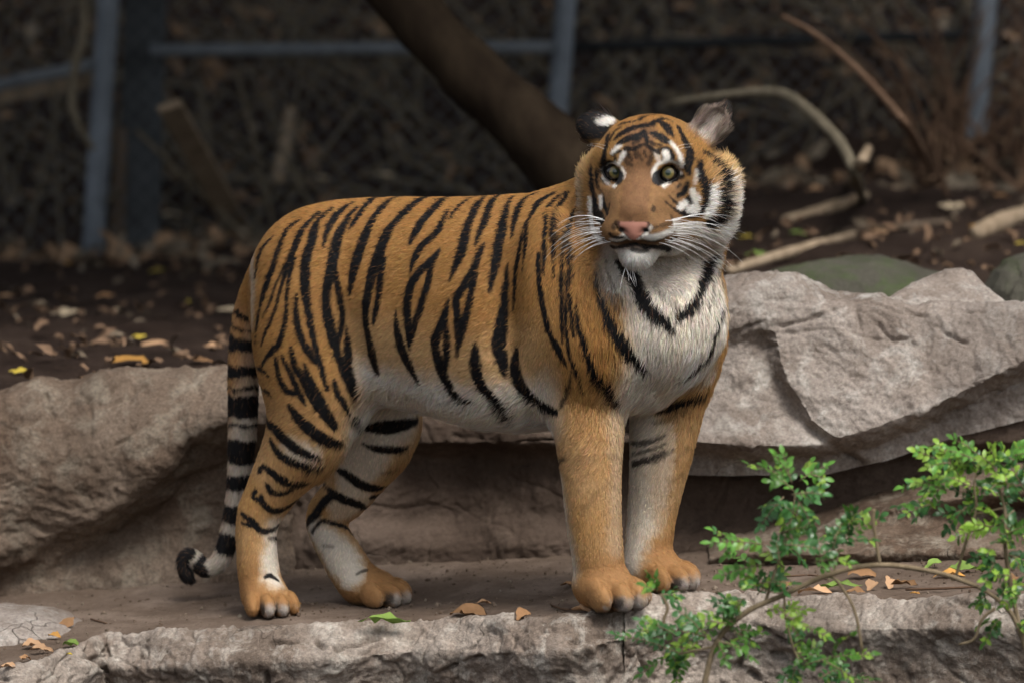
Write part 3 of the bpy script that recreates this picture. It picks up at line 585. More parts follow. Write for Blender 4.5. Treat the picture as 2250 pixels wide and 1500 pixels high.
    for s_ in (-1, 1):
        d = line_dist(hd, np.array([[.110, s_ * .011, -.106, .0035], [.104, s_ * .020, -.102, .0045], [.088, s_ * .033, -.094, .0035]]))
        w = sst(.002, -.001, d); col = col + (BLACK - col) * w[:, None]; bare = np.maximum(bare, w)
    d = line_dist(hd, np.array([[.112, 0, -.114, .002], [.108, 0, -.124, .002], [.10, 0, -.128, .003]]))
    w = sst(.002, -.001, d); col = col + (BLACK - col) * w[:, None]
    for s_ in (-1, 1):
        d = line_dist(hd, np.array([[.104, 0, -.128, .003], [.088, s_ * .022, -.133, .0032], [.060, s_ * .050, -.136, .005], [.015, s_ * .066, -.125, .004]]))
        w = sst(.003, -.002, d) * .9; col = col + (BLACK - col) * w[:, None]
    hd = hd + np.array([0, 0, MZ])
    # ears
    for k, e in enumerate(EARS):
        out = _n(e['out']); face_ = _n(np.asarray(e['face']) - out * np.dot(e['face'], out))
        vv = hd - np.array(e['c']); al = vv @ out; fc = vv @ face_
        near = sst(1.25, 1.10, np.sqrt((al / e['s'][0]) ** 2 + ((vv @ np.cross(face_, out)) / e['s'][1]) ** 2)) * sst(-.030, -.012, al)
        nl = (N @ HM.T) @ face_
        inner = sst(-.1, .35, nl)
        back = BLACK * 1.6 + 0 * col
        spot = sst(.020, .014, np.linalg.norm((vv - out * -.006 - np.array([0, 0, .016])) * [1, .75, 1.6], axis=1) + .003 * n2)
        back = back + (ORANGE * .9 - back) * (sst(-.012, -.024, vv[:, 2]) * sst(.03, .0, al))[:, None]
        back = back + (WHITE * .9 - back) * (spot * (1 - inner))[:, None]
        rr = np.sqrt((al / e['s'][0]) ** 2 + ((vv @ np.cross(face_, out)) / e['s'][1]) ** 2)
        ins = np.array([.50, .44, .38]) + (np.array([.24, .185, .15]) - np.array([.50, .44, .38])) * sst(.15, .75, rr + .25 * n2)[:, None]
        rimk = sst(.90, 1.04, rr) * sst(-.02, .01, al); ins = ins + (BLACK * 2 - ins) * rimk[:, None]
        ec = back + (ins - back) * inner[:, None]
        col = col + (ec - col) * near[:, None]
    return np.clip(col, .004, .9), bare
# ---------------------------------------------------------------- helpers for the setting
def tag(o, label=None, cat=None, group=None, kind=None):
    for k, v in (('label', label), ('category', cat), ('group', group), ('kind', kind)):
        if v: o[k] = v
    return o
def mesh_obj(name, V, F, mat, parent=None, smooth=True):
    me = bpy.data.meshes.new(name)
    me.from_pydata(np.asarray(V, float).tolist(), [], [list(map(int, f)) for f in F])
    if smooth:
        me.polygons.foreach_set('use_smooth', np.ones(len(me.polygons), bool))
    me.update()
    if mat: me.materials.append(mat)
    o = bpy.data.objects.new(name, me); scene.collection.objects.link(o)
    if parent: o.parent = parent
    return o
def empty(name, loc):
    o = bpy.data.objects.new(name, None); scene.collection.objects.link(o); o.location = loc
    return o
def adopt(child, parent):
    child.parent = parent
    child.matrix_parent_inverse = Matrix.Translation(-Vector(parent.location))
    return child
def nd(nt, typ, **kw):
    n = nt.nodes.new(typ)
    for k, v in kw.items():
        if k in n.inputs: n.inputs[k].default_value = v
        else: setattr(n, k, v)
    return n
def ramp(nt, fac, stops):
    r = nt.nodes.new('ShaderNodeValToRGB'); el = r.color_ramp.elements
    el[0].position, el[0].color = stops[0][0], (*stops[0][1], 1)
    el[1].position, el[1].color = stops[-1][0], (*stops[-1][1], 1)
    for p, c in stops[1:-1]:
        e = el.new(p); e.color = (*c, 1)
    nt.links.new(fac, r.inputs[0]); return r.outputs[0]
def mixc(nt, f, a, b):
    m = nt.nodes.new('ShaderNodeMix'); m.data_type = 'RGBA'
    for s, v in ((0, f), (6, a), (7, b)):
        if hasattr(v, 'is_linked'): nt.links.new(v, m.inputs[s])
        else: m.inputs[s].default_value = v if s == 0 else (*v, 1)
    return m.outputs[2]
def rock_mat(name, stops, patch, patch_amt=.5, scale=3.0, bump=.85, rough=.9, speck=.35, off=0.0):
    m = bpy.data.materials.new(name); m.use_nodes = True; nt = m.node_tree; b = nt.nodes['Principled BSDF']
    tc = nd(nt, 'ShaderNodeTexCoord'); mp = nd(nt, 'ShaderNodeMapping'); mp.inputs['Location'].default_value = (off, off * .7, off * 1.3)
    nt.links.new(tc.outputs['Object'], mp.inputs[0]); v = mp.outputs[0]
    n1 = nd(nt, 'ShaderNodeTexNoise', Scale=scale, Detail=5.0, Roughness=.62); nt.links.new(v, n1.inputs['Vector'])
    c = ramp(nt, n1.outputs['Fac'], stops)
    n2 = nd(nt, 'ShaderNodeTexNoise', Scale=scale * 4.5, Detail=5.0, Roughness=.7, Distortion=.4); nt.links.new(v, n2.inputs['Vector'])
    f2 = nd(nt, 'ShaderNodeMapRange'); f2.inputs['From Min'].default_value = .50; f2.inputs['From Max'].default_value = .68; f2.inputs['To Max'].default_value = patch_amt
    nt.links.new(n2.outputs['Fac'], f2.inputs['Value']); c = mixc(nt, f2.outputs[0], c, patch)
    n3 = nd(nt, 'ShaderNodeTexNoise', Scale=140.0, Detail=2.0, Roughness=.75); nt.links.new(v, n3.inputs['Vector'])
    sp = ramp(nt, n3.outputs['Fac'], [(.30, (.45,) * 3), (.5, (1.0,) * 3), (.72, (1.5,) * 3)])
    mm = nt.nodes.new('ShaderNodeMix'); mm.data_type = 'RGBA'; mm.blend_type = 'MULTIPLY'; mm.inputs[0].default_value = speck
    nt.links.new(c, mm.inputs[6]); nt.links.new(sp, mm.inputs[7])
    nl = nd(nt, 'ShaderNodeTexNoise', Scale=1.9, Detail=4.0, Roughness=.6, Distortion=.6); nt.links.new(v, nl.inputs['Vector'])
    fl_ = nd(nt, 'ShaderNodeMapRange'); fl_.inputs['From Min'].default_value = .48; fl_.inputs['From Max'].default_value = .66; fl_.inputs['To Max'].default_value = .55
    nt.links.new(nl.outputs['Fac'], fl_.inputs['Value']); stain = mixc(nt, fl_.outputs[0], mm.outputs[2], tuple(q_ * .8 for q_ in stops[0][1]))
    # thin dark hairline cracks with their own shape
    vo = nd(nt, 'ShaderNodeTexVoronoi', feature='DISTANCE_TO_EDGE', Scale=5.5)
    ds = nd(nt, 'ShaderNodeTexNoise', Scale=7.0, Detail=3.0); nt.links.new(v, ds.inputs['Vector'])
    ad = nt.nodes.new('ShaderNodeVectorMath'); ad.operation = 'MULTIPLY_ADD'; ad.inputs[1].default_value = (.35,) * 3
    nt.links.new(ds.outputs['Color'], ad.inputs[0]); nt.links.new(v, ad.inputs[2]); nt.links.new(ad.outputs[0], vo.inputs['Vector'])
    ck = nd(nt, 'ShaderNodeMapRange'); ck.inputs['From Min'].default_value = 0; ck.inputs['From Max'].default_value = .016; ck.inputs['To Min'].default_value = 1; ck.inputs['To Max'].default_value = 0
    nt.links.new(vo.outputs['Distance'], ck.inputs['Value'])
    gate = nd(nt, 'ShaderNodeMapRange'); gate.inputs['From Min'].default_value = .56; gate.inputs['From Max'].default_value = .66
    ng = nd(nt, 'ShaderNodeTexNoise', Scale=2.6, Detail=1.0); nt.links.new(v, ng.inputs['Vector']); nt.links.new(ng.outputs['Fac'], gate.inputs['Value'])
    cm = nd(nt, 'ShaderNodeMath', operation='MULTIPLY'); nt.links.new(ck.outputs[0], cm.inputs[0]); nt.links.new(gate.outputs[0], cm.inputs[1])
    cs = nd(nt, 'ShaderNodeMath', operation='MULTIPLY'); cs.inputs[1].default_value = .55; nt.links.new(cm.outputs[0], cs.inputs[0])
    cc = mixc(nt, cs.outputs[0], stain, (.05, .04, .033))
    nt.links.new(cc, b.inputs['Base Color'])
    nb = nd(nt, 'ShaderNodeTexNoise', Scale=34.0, Detail=6.0, Roughness=.72); nt.links.new(v, nb.inputs['Vector'])
    hs = nd(nt, 'ShaderNodeMath', operation='MULTIPLY_ADD'); hs.inputs[1].default_value = -.45; nt.links.new(cm.outputs[0], hs.inputs[0]); nt.links.new(nb.outputs['Fac'], hs.inputs[2])
    bp = nd(nt, 'ShaderNodeBump', Strength=bump, Distance=.012); nt.links.new(hs.outputs[0], bp.inputs['Height']); nt.links.new(bp.outputs[0], b.inputs['Normal'])
    b.inputs['Roughness'].default_value = rough; b.inputs['Specular IOR Level'].default_value = .08
    return m
PALEROCK = rock_mat('pale_rock', [(.28, (.13, .100, .081)), (.42, (.24, .20, .17)), (.55, (.32, .28, .248)), (.70, (.22, .18, .152))], (.45, .425, .385), .75, speck=.55)
LEFTROCK = rock_mat('brown_rock', [(.28, (.058, .038, .026)), (.45, (.120, .084, .060)), (.60, (.18, .138, .105)), (.75, (.10, .072, .053))], (.27, .235, .185), .7, off=3.1, speck=.6)
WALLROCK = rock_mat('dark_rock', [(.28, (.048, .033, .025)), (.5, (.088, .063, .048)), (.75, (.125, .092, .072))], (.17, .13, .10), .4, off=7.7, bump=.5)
LEDGEROCK = rock_mat('ledge_rock', [(.28, (.11, .083, .064)), (.44, (.21, .166, .134)), (.56, (.32, .272, .23)), (.75, (.17, .135, .11))], (.52, .48, .42), .75, scale=4.0, off=11.3, bump=.9, speck=.55)
MOSSROCK = rock_mat('mossy_rock', [(.3, (.045, .042, .032)), (.5, (.075, .07, .055)), (.7, (.06, .075, .03))], (.05, .085, .02), .6, off=5.2)

# ---------------------------------------------------------------- ground sheets
PAWS = np.array([L['c'] for L in LEGS.values()])
def ledge_plane(X, Y):
    return .058 + .085 * X
_cor = np.array([p[2] - ledge_plane(p[0], p[1]) for p in PAWS])
_G = np.exp(-((PAWS[:, None, :2] - PAWS[None, :, :2]) ** 2).sum(2) / .16 ** 2)
_wts = np.linalg.solve(_G, _cor)
def ledge_z(X, Y, rough=True):
    X = np.asarray(X, float); Y = np.asarray(Y, float)
    z = ledge_plane(X, Y)
    for p, w in zip(PAWS, _wts):
        z = z + w * np.exp(-((X - p[0]) ** 2 + (Y - p[1]) ** 2) / .16 ** 2)
    if rough:
        P3 = np.stack([X.ravel(), Y.ravel(), 0 * X.ravel()], 1)
        k = np.ones(len(P3))
        for p in PAWS:
            k *= 1 - .8 * np.exp(-((P3[:, 0] - p[0]) ** 2 + (P3[:, 1] - p[1]) ** 2) / .07 ** 2)
        z = z + (k * (.007 * fbm(P3 * 5, 4) + .0025 * fbm(P3 * 38, 3))).reshape(X.shape)
    return z
def on_ledge(x, y):
    """place on the ledge under photo point x, y"""
    lo, hi = -2.0, 3.0
    for _ in range(40):
        m = (lo + hi) / 2; p = at(x, y, m)
        if p[2] < ledge_z(p[:1], p[1:2], False)[0]: hi = m
        else: lo = m
    return at(x, y, m)
def grid(xs, ys, zf):
    X, Y = np.meshgrid(xs, ys, indexing='ij'); Z = zf(X, Y)
    V = np.stack([X.ravel(), Y.ravel(), Z.ravel()], 1); n, m = X.shape
    i = (np.arange(n - 1)[:, None] * m + np.arange(m - 1)[None]).ravel()
    return V, np.stack([i, i + m, i + m + 1, i + 1], 1)
def soil_mat(name, stops, sc, bump, dist, rough=.95, speck=None):
    m = bpy.data.materials.new(name); m.use_nodes = True; nt = m.node_tree; b = nt.nodes['Principled BSDF']
    tc = nd(nt, 'ShaderNodeTexCoord'); v = tc.outputs['Object']
    n1 = nd(nt, 'ShaderNodeTexNoise', Scale=sc, Detail=5.0, Roughness=.65); nt.links.new(v, n1.inputs['Vector'])
    c = ramp(nt, n1.outputs['Fac'], stops)
    if speck:
        vo = nd(nt, 'ShaderNodeTexNoise', Scale=90.0, Detail=3.0, Roughness=.6); nt.links.new(v, vo.inputs['Vector'])
        f = nd(nt, 'ShaderNodeMapRange'); f.inputs['From Min'].default_value = .60; f.inputs['From Max'].default_value = .70; f.inputs['To Max'].default_value = .6
        nt.links.new(vo.outputs['Fac'], f.inputs['Value']); c = mixc(nt, f.outputs[0], c, speck)
    nt.links.new(c, b.inputs['Base Color'])
    n2 = nd(nt, 'ShaderNodeTexNoise', Scale=sc * 9, Detail=5.0, Roughness=.75); nt.links.new(v, n2.inputs['Vector'])
    bp = nd(nt, 'ShaderNodeBump', Strength=bump, Distance=dist); nt.links.new(n2.outputs['Fac'], bp.inputs['Height']); nt.links.new(bp.outputs[0], b.inputs['Normal'])
    b.inputs['Roughness'].default_value = rough; b.inputs['Specular IOR Level'].default_value = .05
    return m
SAND = soil_mat('ledge_sand', [(.3, (.085, .060, .044)), (.5, (.125, .092, .070)), (.7, (.19, .145, .115))], 6.0, .8, .008, speck=(.06, .042, .03))
SOIL = soil_mat('dark_soil', [(.3, (.020, .013, .010)), (.5, (.036, .024, .019)), (.72, (.065, .045, .034))], 5.0, .9, .03, speck=(.10, .07, .045))
edge_px = np.array([(-300,1440),(0,1470),(60,1462),(180,1420),(240,1392),(330,1396),(480,1388),(650,1381),(800,1370),(900,1362),(1000,1360),(1130,1364),(1230,1360),(1300,1350),(1380,1330),(1420,1315),(1480,1304),(1560,1300),(1700,1308),(1800,1312),(2000,1310),(2250,1312),(2600,1320)], float)
_ep = np.array([on_ledge(*p) for p in edge_px])
def edge_y(X):
    return np.interp(X, _ep[:, 0], _ep[:, 1])
xs = np.concatenate([np.linspace(-4.5, -1.5, 40)[:-1], np.linspace(-1.5, 1.5, 343), np.linspace(1.5, 4.5, 40)[1:]]); tv = np.linspace(0, 1, 150)
Xg = np.repeat(xs[:, None], 150, 1); Yg = (edge_y(Xg) - .004) + tv[None] ** 1.0 * (1.15 - edge_y(Xg))
Zg = ledge_z(Xg, Yg); Zg[:, 0] -= .03; Zg[:, 1] -= .008
i0 = (np.arange(len(xs) - 1)[:, None] * 150 + np.arange(149)[None]).ravel()
o = mesh_obj('ledge_ground', np.stack([Xg.ravel(), Yg.ravel(), Zg.ravel()], 1), np.stack([i0, i0 + 150, i0 + 151, i0 + 1], 1), SAND)
tag(o, 'dusty brown ledge floor under the tiger', kind='structure')

def bank_z(X, Y, rough=True):
    X = np.asarray(X, float); Y = np.asarray(Y, float)
    r = sst(-.4, .9, X)
    z = .355 + .13 * r - np.clip(Y - 1, 0, 4.4) * (.036 * (1 - r) + .010 * r)
    z = z + .12 * np.clip(Y - 5.2 + .25 * X, 0, 40) * sst(4.9, 5.9, Y) + .34 * np.clip(Y - 5.6 + .3 * X * (X > 0), 0, 40)
    if rough:
        P3 = np.stack([X.ravel(), Y.ravel(), 0 * X.ravel()], 1)
        z = z + (.05 * fbm(P3 * 1.1, 3) + .018 * fbm(P3 * 6, 3)).reshape(X.shape)
    return z
V_, F_ = grid(np.concatenate([np.linspace(-60, -4, 12), np.linspace(-3.6, 3.6, 200), np.linspace(4, 60, 12)]),
              np.concatenate([[.72, .74], np.linspace(.75, 9, 190), np.linspace(9.2, 90, 30)]), lambda X, Y: bank_z(X, Y) - 1.2 * (Y < .73))
o = mesh_obj('soil_bank', V_, F_, SOIL); tag(o, 'dark leaf-strewn soil bank rising behind the rocks', kind='structure')
V_, F_ = grid(np.linspace(-60, 60, 60), np.linspace(-60, 1.2, 60), lambda X, Y: -.34 + .0 * X + .03 * np.sin(X * 1.3) * np.cos(Y * .9))
o = mesh_obj('ground', V_, F_, SOIL); tag(o, 'low soil in front of the ledge', kind='structure')

# ---------------------------------------------------------------- rocks
def crack_lines(L, depth):
    return [np.array([list(at(x, y, depth(np.array([x]), np.array([y]))[0])) + [w / PXM] for x, y, w in c]) for c in L]
def relief_rock(name, x0, x1, top, base, depth, mat, label, back=.35, roll=40, step=4.0, amp=1.0, cracks=(), cdepth=.011, side_roll=(0, 0), back_drop=.2, seed=0.0, ridge=.010, cat='rock'):
    """weathered rock: a worked front face (depth at each place), rolled over into a real top and back"""
    top = np.asarray(top, float); base = np.asarray(base, float)
    xs = np.arange(x0, x1 + step, step); ty = np.interp(xs, top[:, 0], top[:, 1]); by = np.interp(xs, base[:, 0], base[:, 1])
    nr = int((by - ty).max() / step) + 2; v = np.linspace(0, 1, nr)
    X = np.repeat(xs[:, None], nr, 1); Y = by[:, None] + (ty - by)[:, None] * v[None]
    D = depth(X.ravel(), Y.ravel()).reshape(X.shape)
    k = np.clip((Y - ty[:, None]) / roll, 0, 1); D = D + roll / PXM * 1.1 * (1 - np.sqrt(1 - (1 - k) ** 2 * .98))
    for s, r in zip((0, 1), side_roll):
        if r:
            e = np.clip(((X - x0) if s == 0 else (x1 - X)) / r, 0, 1); D = D + r / PXM * 1.2 * (1 - np.sqrt(1 - (1 - e) ** 2 * .98))
    W = at_v(X, Y, D)
    nb = 14; topw = W[:, -1]
    bk = np.stack([topw + np.array([0, back * t, -back_drop * t ** 2.2]) for t in np.linspace(0, 1, nb + 1)[1:]], 1)
    bk2 = bk[:, -1:] + np.array([0, .02, -.6])
    W = np.concatenate([W, bk, bk2], 1); n, m = W.shape[:2]
    def normals(W):
        du = np.gradient(W, axis=0); dv = np.gradient(W, axis=1); N = np.cross(du, dv); N /= np.linalg.norm(N, axis=2, keepdims=True) + 1e-12
        return N
    N = normals(W).reshape(-1, 3); P = W.reshape(-1, 3)
    if N[len(N) // 3, 1] > 0: N = -N
    warp = np.stack([noise3(P * 2.4 + 5 + seed), noise3(P * 2.4 + 40 + seed), noise3(P * 2.4 + 90 + seed)], 1) * .12
    Q = P + warp + seed
    d = .012 * fbm(Q * 3.2, 3) + .0075 * fbm(Q * 11, 4, .62) + .0034 * fbm(Q * 42, 3, .7)
    fc = fbm(Q * 5.5 + 70, 2); d = d + .010 * (np.floor(fc * 3.2) / 3.2 + sst(.7, 1.0, (fc * 3.2) % 1) / 3.2) * sst(-.1, .4, noise3(Q * 2.3 + 80))     # broken, stepped faces
    st = fbm(Q * [2.5, 2.5, 7], 3); d = d - ridge * .5 * np.exp(-(st / .03) ** 2) * sst(-.2, .3, noise3(Q * 1.7 + 20))       # bedding splits
    cr = fbm(Q * [7, 7, 5] + 60, 3); d = d - ridge * .5 * np.exp(-(cr / .03) ** 2) * sst(.0, .4, noise3(Q * 2.1 + 50))
    bl = noise3(Q * 9 + 11); d = d + .0035 * np.tanh(bl * 7)
    d = d * amp
    for L in cracks:
        dd = line_dist(P + warp * .10 + .004 * np.stack([noise3(P * 40), noise3(P * 40 + 9), noise3(P * 40 + 19)], 1), L); d = d - cdepth * np.exp(-np.clip(dd + .002, 0, 1) ** 2 / (2 * .0026 ** 2)) * sst(-.45, .1, noise3(P * 26 + 5))
    P = P + N * d[:, None]
    i = (np.arange(n - 1)[:, None] * m + np.arange(m - 1)[None]).ravel()
    o = mesh_obj(name, P, np.stack([i, i + m, i + m + 1, i + 1], 1), mat)
    return tag(o, label, cat)
# dark wall under and behind the tiger
def wall_depth(x, y):
    b = np.interp(x, [0, 300, 520, 700, 1000, 1200, 1550, 1850, 2250], [.74, .70, .66, .62, .58, .52, .44, .42, .42])
    return b + .05 * sst(1210, 1120, y) - .07 * sst(1010, 970, y) * sst(800, 950, x)
wc = crack_lines([[(905,985,3),(1000,990,3),(1120,998,3),(1240,996,3)],[(1000,960,2),(1110,975,2),(1230,968,2)],[(1540,1030,3),(1620,1050,3),(1680,1040,2)]], wall_depth)
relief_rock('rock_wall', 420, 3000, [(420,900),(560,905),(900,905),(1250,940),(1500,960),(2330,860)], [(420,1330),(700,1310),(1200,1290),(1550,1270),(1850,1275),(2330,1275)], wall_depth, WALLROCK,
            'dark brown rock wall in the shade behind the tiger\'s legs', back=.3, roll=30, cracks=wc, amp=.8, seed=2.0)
# left boulder
ovl = np.array([(-900,1200),(-500,1270),(-120,1255),(0,1232),(100,1205),(200,1162),(330,1085),(420,985),(500,955),(560,960),(700,960)], float)
def left_depth(x, y):
    e = np.interp(x, ovl[:, 0], ovl[:, 1])
    base = np.interp(x, [-120, 0, 300, 520, 700], [.66, .66, .63, .60, .60])
    return base - .10 * np.sin(np.clip((y - 830) / np.maximum(e - 830, 50), 0, 1) * 2.2) + .095 * sst(e - 30, e + 60, y) - .06 * sst(1160, 1300, y)
lc = crack_lines([[(350,870,2),(365,900,3),(400,925,3),(412,965,2)],[(300,930,2),(282,960,3),(250,975,2)],[(285,845,2),(300,880,2),(285,935,2)],[(100,860,2),(118,905,2),(105,945,2)],[(0,1090,2),(40,1130,3),(90,1140,2)],[(455,885,2),(450,930,2),(470,955,2)],[(250,1060,2),(270,1130,3),(320,1110,2)],[(420,850,2),(430,890,2)],[(480,860,2),(490,890,2)],[(190,870,2),(205,920,2),(200,960,2)]], left_depth)
relief_rock('boulder', -900, 640, [(-900,900),(-600,870),(-350,890),(-130,880),(0,862),(60,838),(85,832),(130,846),(180,838),(220,824),(300,822),(400,822),(500,817),(640,820)], [(-130,1320),(0,1318),(350,1312),(500,1300),(640,1300)], left_depth, LEFTROCK,
            'big brown boulder with a diagonal overhang behind the tiger\'s tail', back=.28, roll=26, cracks=lc, seed=.0, back_drop=.06, side_roll=(0, 30))
# right boulder: broad pale face that overhangs to the right
ovr = np.array([(1480,985),(1540,992),(1650,1002),(1790,997),(1900,967),(2050,912),(2170,852),(2260,805),(2350,775),(2600,800),(3000,860)], float)
lef = np.array([(560,1600),(640,1620),(735,1688),(800,1700),(850,1722),(930,1772),(972,1832),(1010,1900)], float)
def right_depth(x, y):
    e = np.interp(x, ovr[:, 0], ovr[:, 1]); lx = np.interp(y, lef[:, 0], lef[:, 1])
    d = .42 + 0 * x + .06 * sst(640, 560, y)
    d = d - .13 * np.clip((y - 620) / np.maximum(e - 620, 60), 0, 1)                     # leans out towards its lower lip
    d = d + .045 * sst(lx + 16, lx - 18, x) * sst(700, 760, y)                            # left part steps back
    d = d - .03 * sst(lx + 10, lx - 40, x) * sst(900, 980, y)
    d = d + .10 * sst(e - 22, e + 22, y)                                                 # undercut
    return d
rc = crack_lines([[(1580,745,3),(1640,722,3),(1690,702,2)],[(1720,713,2),(1780,703,3),(1840,680,2)],[(1935,708,2),(1965,743,3),(2010,735,2)],[(2000,680,3),(2055,695,3),(2090,670,2),(2170,685,2)],
                  [(2050,700,2),(2080,730,3),(2130,750,2)],[(2220,740,2),(2240,790,2)],[(1890,680,2),(1895,725,2)],[(2100,905,2),(2160,870,3),(2240,840,3)]], right_depth)
relief_rock('boulder', 1440, 3000, [(1440,640),(1540,615),(1590,608),(1640,602),(1700,600),(1745,610),(1800,632),(1860,650),(1950,658),(2010,664),(2100,668),(2200,664),(2340,668),(2600,690),(3000,720)], [(1440,1040),(1540,1045),(1800,1045),(1950,1010),(2100,960),(2340,900),(3000,960)], right_depth, PALEROCK,
            'large pale grey boulder with an overhanging face right of the tiger', back=.42, roll=34, cracks=rc, seed=4.0, side_roll=(40, 0), amp=.9)
def peak_depth(x, y):
    return .47 + .10 * sst(680, 590, y) + 0 * x
pc = crack_lines([[(2000,680,3),(2055,698,3),(2090,668,2),(2170,686,2)],[(1990,655,2),(2050,640,2),(2100,625,2)]], peak_depth)
relief_rock('boulder', 1946, 2222, [(1946,664),(1960,650),(2000,626),(2050,603),(2090,588),(2115,586),(2140,598),(2165,622),(2190,645),(2222,668)], [(1946,720),(2222,720)], peak_depth, PALEROCK,
            'small pointed rock on top of the pale boulder at right', back=.12, roll=16, cracks=pc, seed=9.0, side_roll=(14, 14), back_drop=.05, amp=.6, step=3)
# low shelf at the foot of the wall, right
def shelf_depth(x, y):
    return np.interp(x, [1500, 1900, 2330], [.40, .20, .10]) - .10 * sst(1150, 1230, y) + .04 * np.sin((y - 1100) / 22.0)
sc_ = crack_lines([[(1870,1195,3),(1960,1192,3),(2040,1180,3),(2140,1178,2)],[(1840,1160,2),(1930,1175,2),(2060,1160,2)]], shelf_depth)
relief_rock('rock_shelf', 1560, 3000, [(1560,1225),(1700,1190),(1850,1130),(2000,1110),(2150,1085),(2330,1060)], [(1560,1262),(1800,1262),(2330,1275)], shelf_depth, WALLROCK if False else LEFTROCK,
            'low layered brown rock shelf behind the green shrub', back=.4, roll=30, cracks=sc_, seed=13.0, amp=.7, back_drop=.0)
# front edge of the ledge: three rocks divided by clefts
def front_depth(x, y):
    X = (x - 1125) / PXM
    e = np.interp(x, edge_px[:, 0], edge_px[:, 1])
    return np.interp(X, _ep[:, 0], _ep[:, 1]) - .015 - .05 * sst(e, e + 80, y) + .05 * np.sin(np.clip((y - e - 70) / 60, 0, 3.1)) * .6
def front_rock(x0, x1, label, cracks, seed, sr):
    tp = edge_px.copy(); tp[:, 1] -= 4
    bs = [(-300, 1830), (2600, 1830)]
    relief_rock('ledge_rock', x0, x1, tp, bs, front_depth, LEDGEROCK, label, back=.05, roll=24, step=3.4, cracks=crack_lines(cracks, front_depth), cdepth=.02, side_roll=sr, seed=seed, back_drop=.03, ridge=.014)
front_rock(-900, 1128, 'long grey rock edge below the tiger\'s hind paws', [[(588,1500,5),(590,1440,5),(600,1412,4),(650,1410,3)],[(690,1400,4),(720,1440,5),(760,1420,4),(820,1400,3)],[(200,1405,4),(190,1440,6),(230,1480,6)],[(1060,1440,4),(1000,1460,4),(950,1470,3)]], 21.0, (0, 4))
front_rock(1127, 1381, 'grey ledge rock with rough ridges below the tiger\'s near front paw', [[(1140,1430,5),(1200,1440,5),(1260,1410,5),(1370,1380,4)]], 24.5, (4, 4))
front_rock(1370, 3100, 'grey ledge rock behind the leafy shrub at lower right', [[(1590,1520,5),(1640,1440,5),(1620,1400,4)],[(1660,1370,4),(1720,1400,5),(1800,1420,4)],[(1375,1330,4),(1400,1420,5),(1440,1500,5)],[(1700,1440,5),(1780,1460,6),(1850,1470,4)],[(1650,1480,4),(1700,1520,4)]], 28.0, (4, 0))
# mossy stones half sunk in the bank
def dome(name, c, rx, ry, rz, mat, label, seed, cat='rock'):
    bm = bmesh.new(); bmesh.ops.create_icosphere(bm, subdivisions=5, radius=1.0)
    P = np.array([v.co[:] for v in bm.verts]); F = [[v.index for v in f.verts] for f in bm.faces]; bm.free()
    W = P * [rx, ry, rz]; d = .10 * fbm(P * 1.6 + seed, 3) + .03 * fbm(P * 7 + seed, 3)
    W = W * (1 + d)[:, None] + np.asarray(c)
    return tag(mesh_obj(name, W, F, mat), label, cat)
p = on_ledge(40, 1385); dome('slab_rock', p + [-.06, .03, -.03], .21, .22, .075, PALEROCK, 'flat pale slab lying on the ledge at far left', 8.8)
p = at(1880, 640, 1.45); dome('stone', (p[0], 1.45, bank_z(p[:1], np.array([1.45]))[0] + .0), .26, .20, .125, MOSSROCK, 'low mossy stone on the soil behind the pale boulder', 3.3)
p = at(2290, 690, 1.2); dome('stone', (p[0], 1.2, bank_z(p[:1], np.array([1.2]))[0] + .03), .13, .12, .11, MOSSROCK, 'green mossy stone at the far right edge', 6.1)

# ---------------------------------------------------------------- wood: trunk, logs, planks, vines
def bark_mat(name, a, b_, sc=14.0, stretch=(1, 1, .25)):
    m = bpy.data.materials.new(name); m.use_nodes = True; nt = m.node_tree; b = nt.nodes['Principled BSDF']
    tc = nd(nt, 'ShaderNodeTexCoord'); mp = nd(nt, 'ShaderNodeMapping'); mp.inputs['Scale'].default_value = stretch
    nt.links.new(tc.outputs['Object'], mp.inputs[0])
    n1 = nd(nt, 'ShaderNodeTexNoise', Scale=sc, Detail=8.0, Roughness=.7); nt.links.new(mp.outputs[0], n1.inputs['Vector'])
    nt.links.new(ramp(nt, n1.outputs['Fac'], [(.3, a), (.7, b_)]), b.inputs['Base Color'])
    bp = nd(nt, 'ShaderNodeBump', Strength=.6, Distance=.01); nt.links.new(n1.outputs['Fac'], bp.inputs['Height']); nt.links.new(bp.outputs[0], b.inputs['Normal'])
    b.inputs['Roughness'].default_value = .9; b.inputs['Specular IOR Level'].default_value = .05
    return m
TRUNK_M = bark_mat('trunk_bark', (.010, .0065, .0045), (.034, .024, .015))
LOG_M = bark_mat('dead_wood', (.16, .115, .075), (.36, .28, .195), 20)
DARKWOOD = bark_mat('dark_wood', (.055, .042, .031), (.16, .12, .088))
TWIG_M = bark_mat('twig_bark', (.075, .045, .03), (.15, .095, .062), 30)
VINE_M = bark_mat('vine_bark', (.10, .085, .06), (.19, .16, .115), 30)
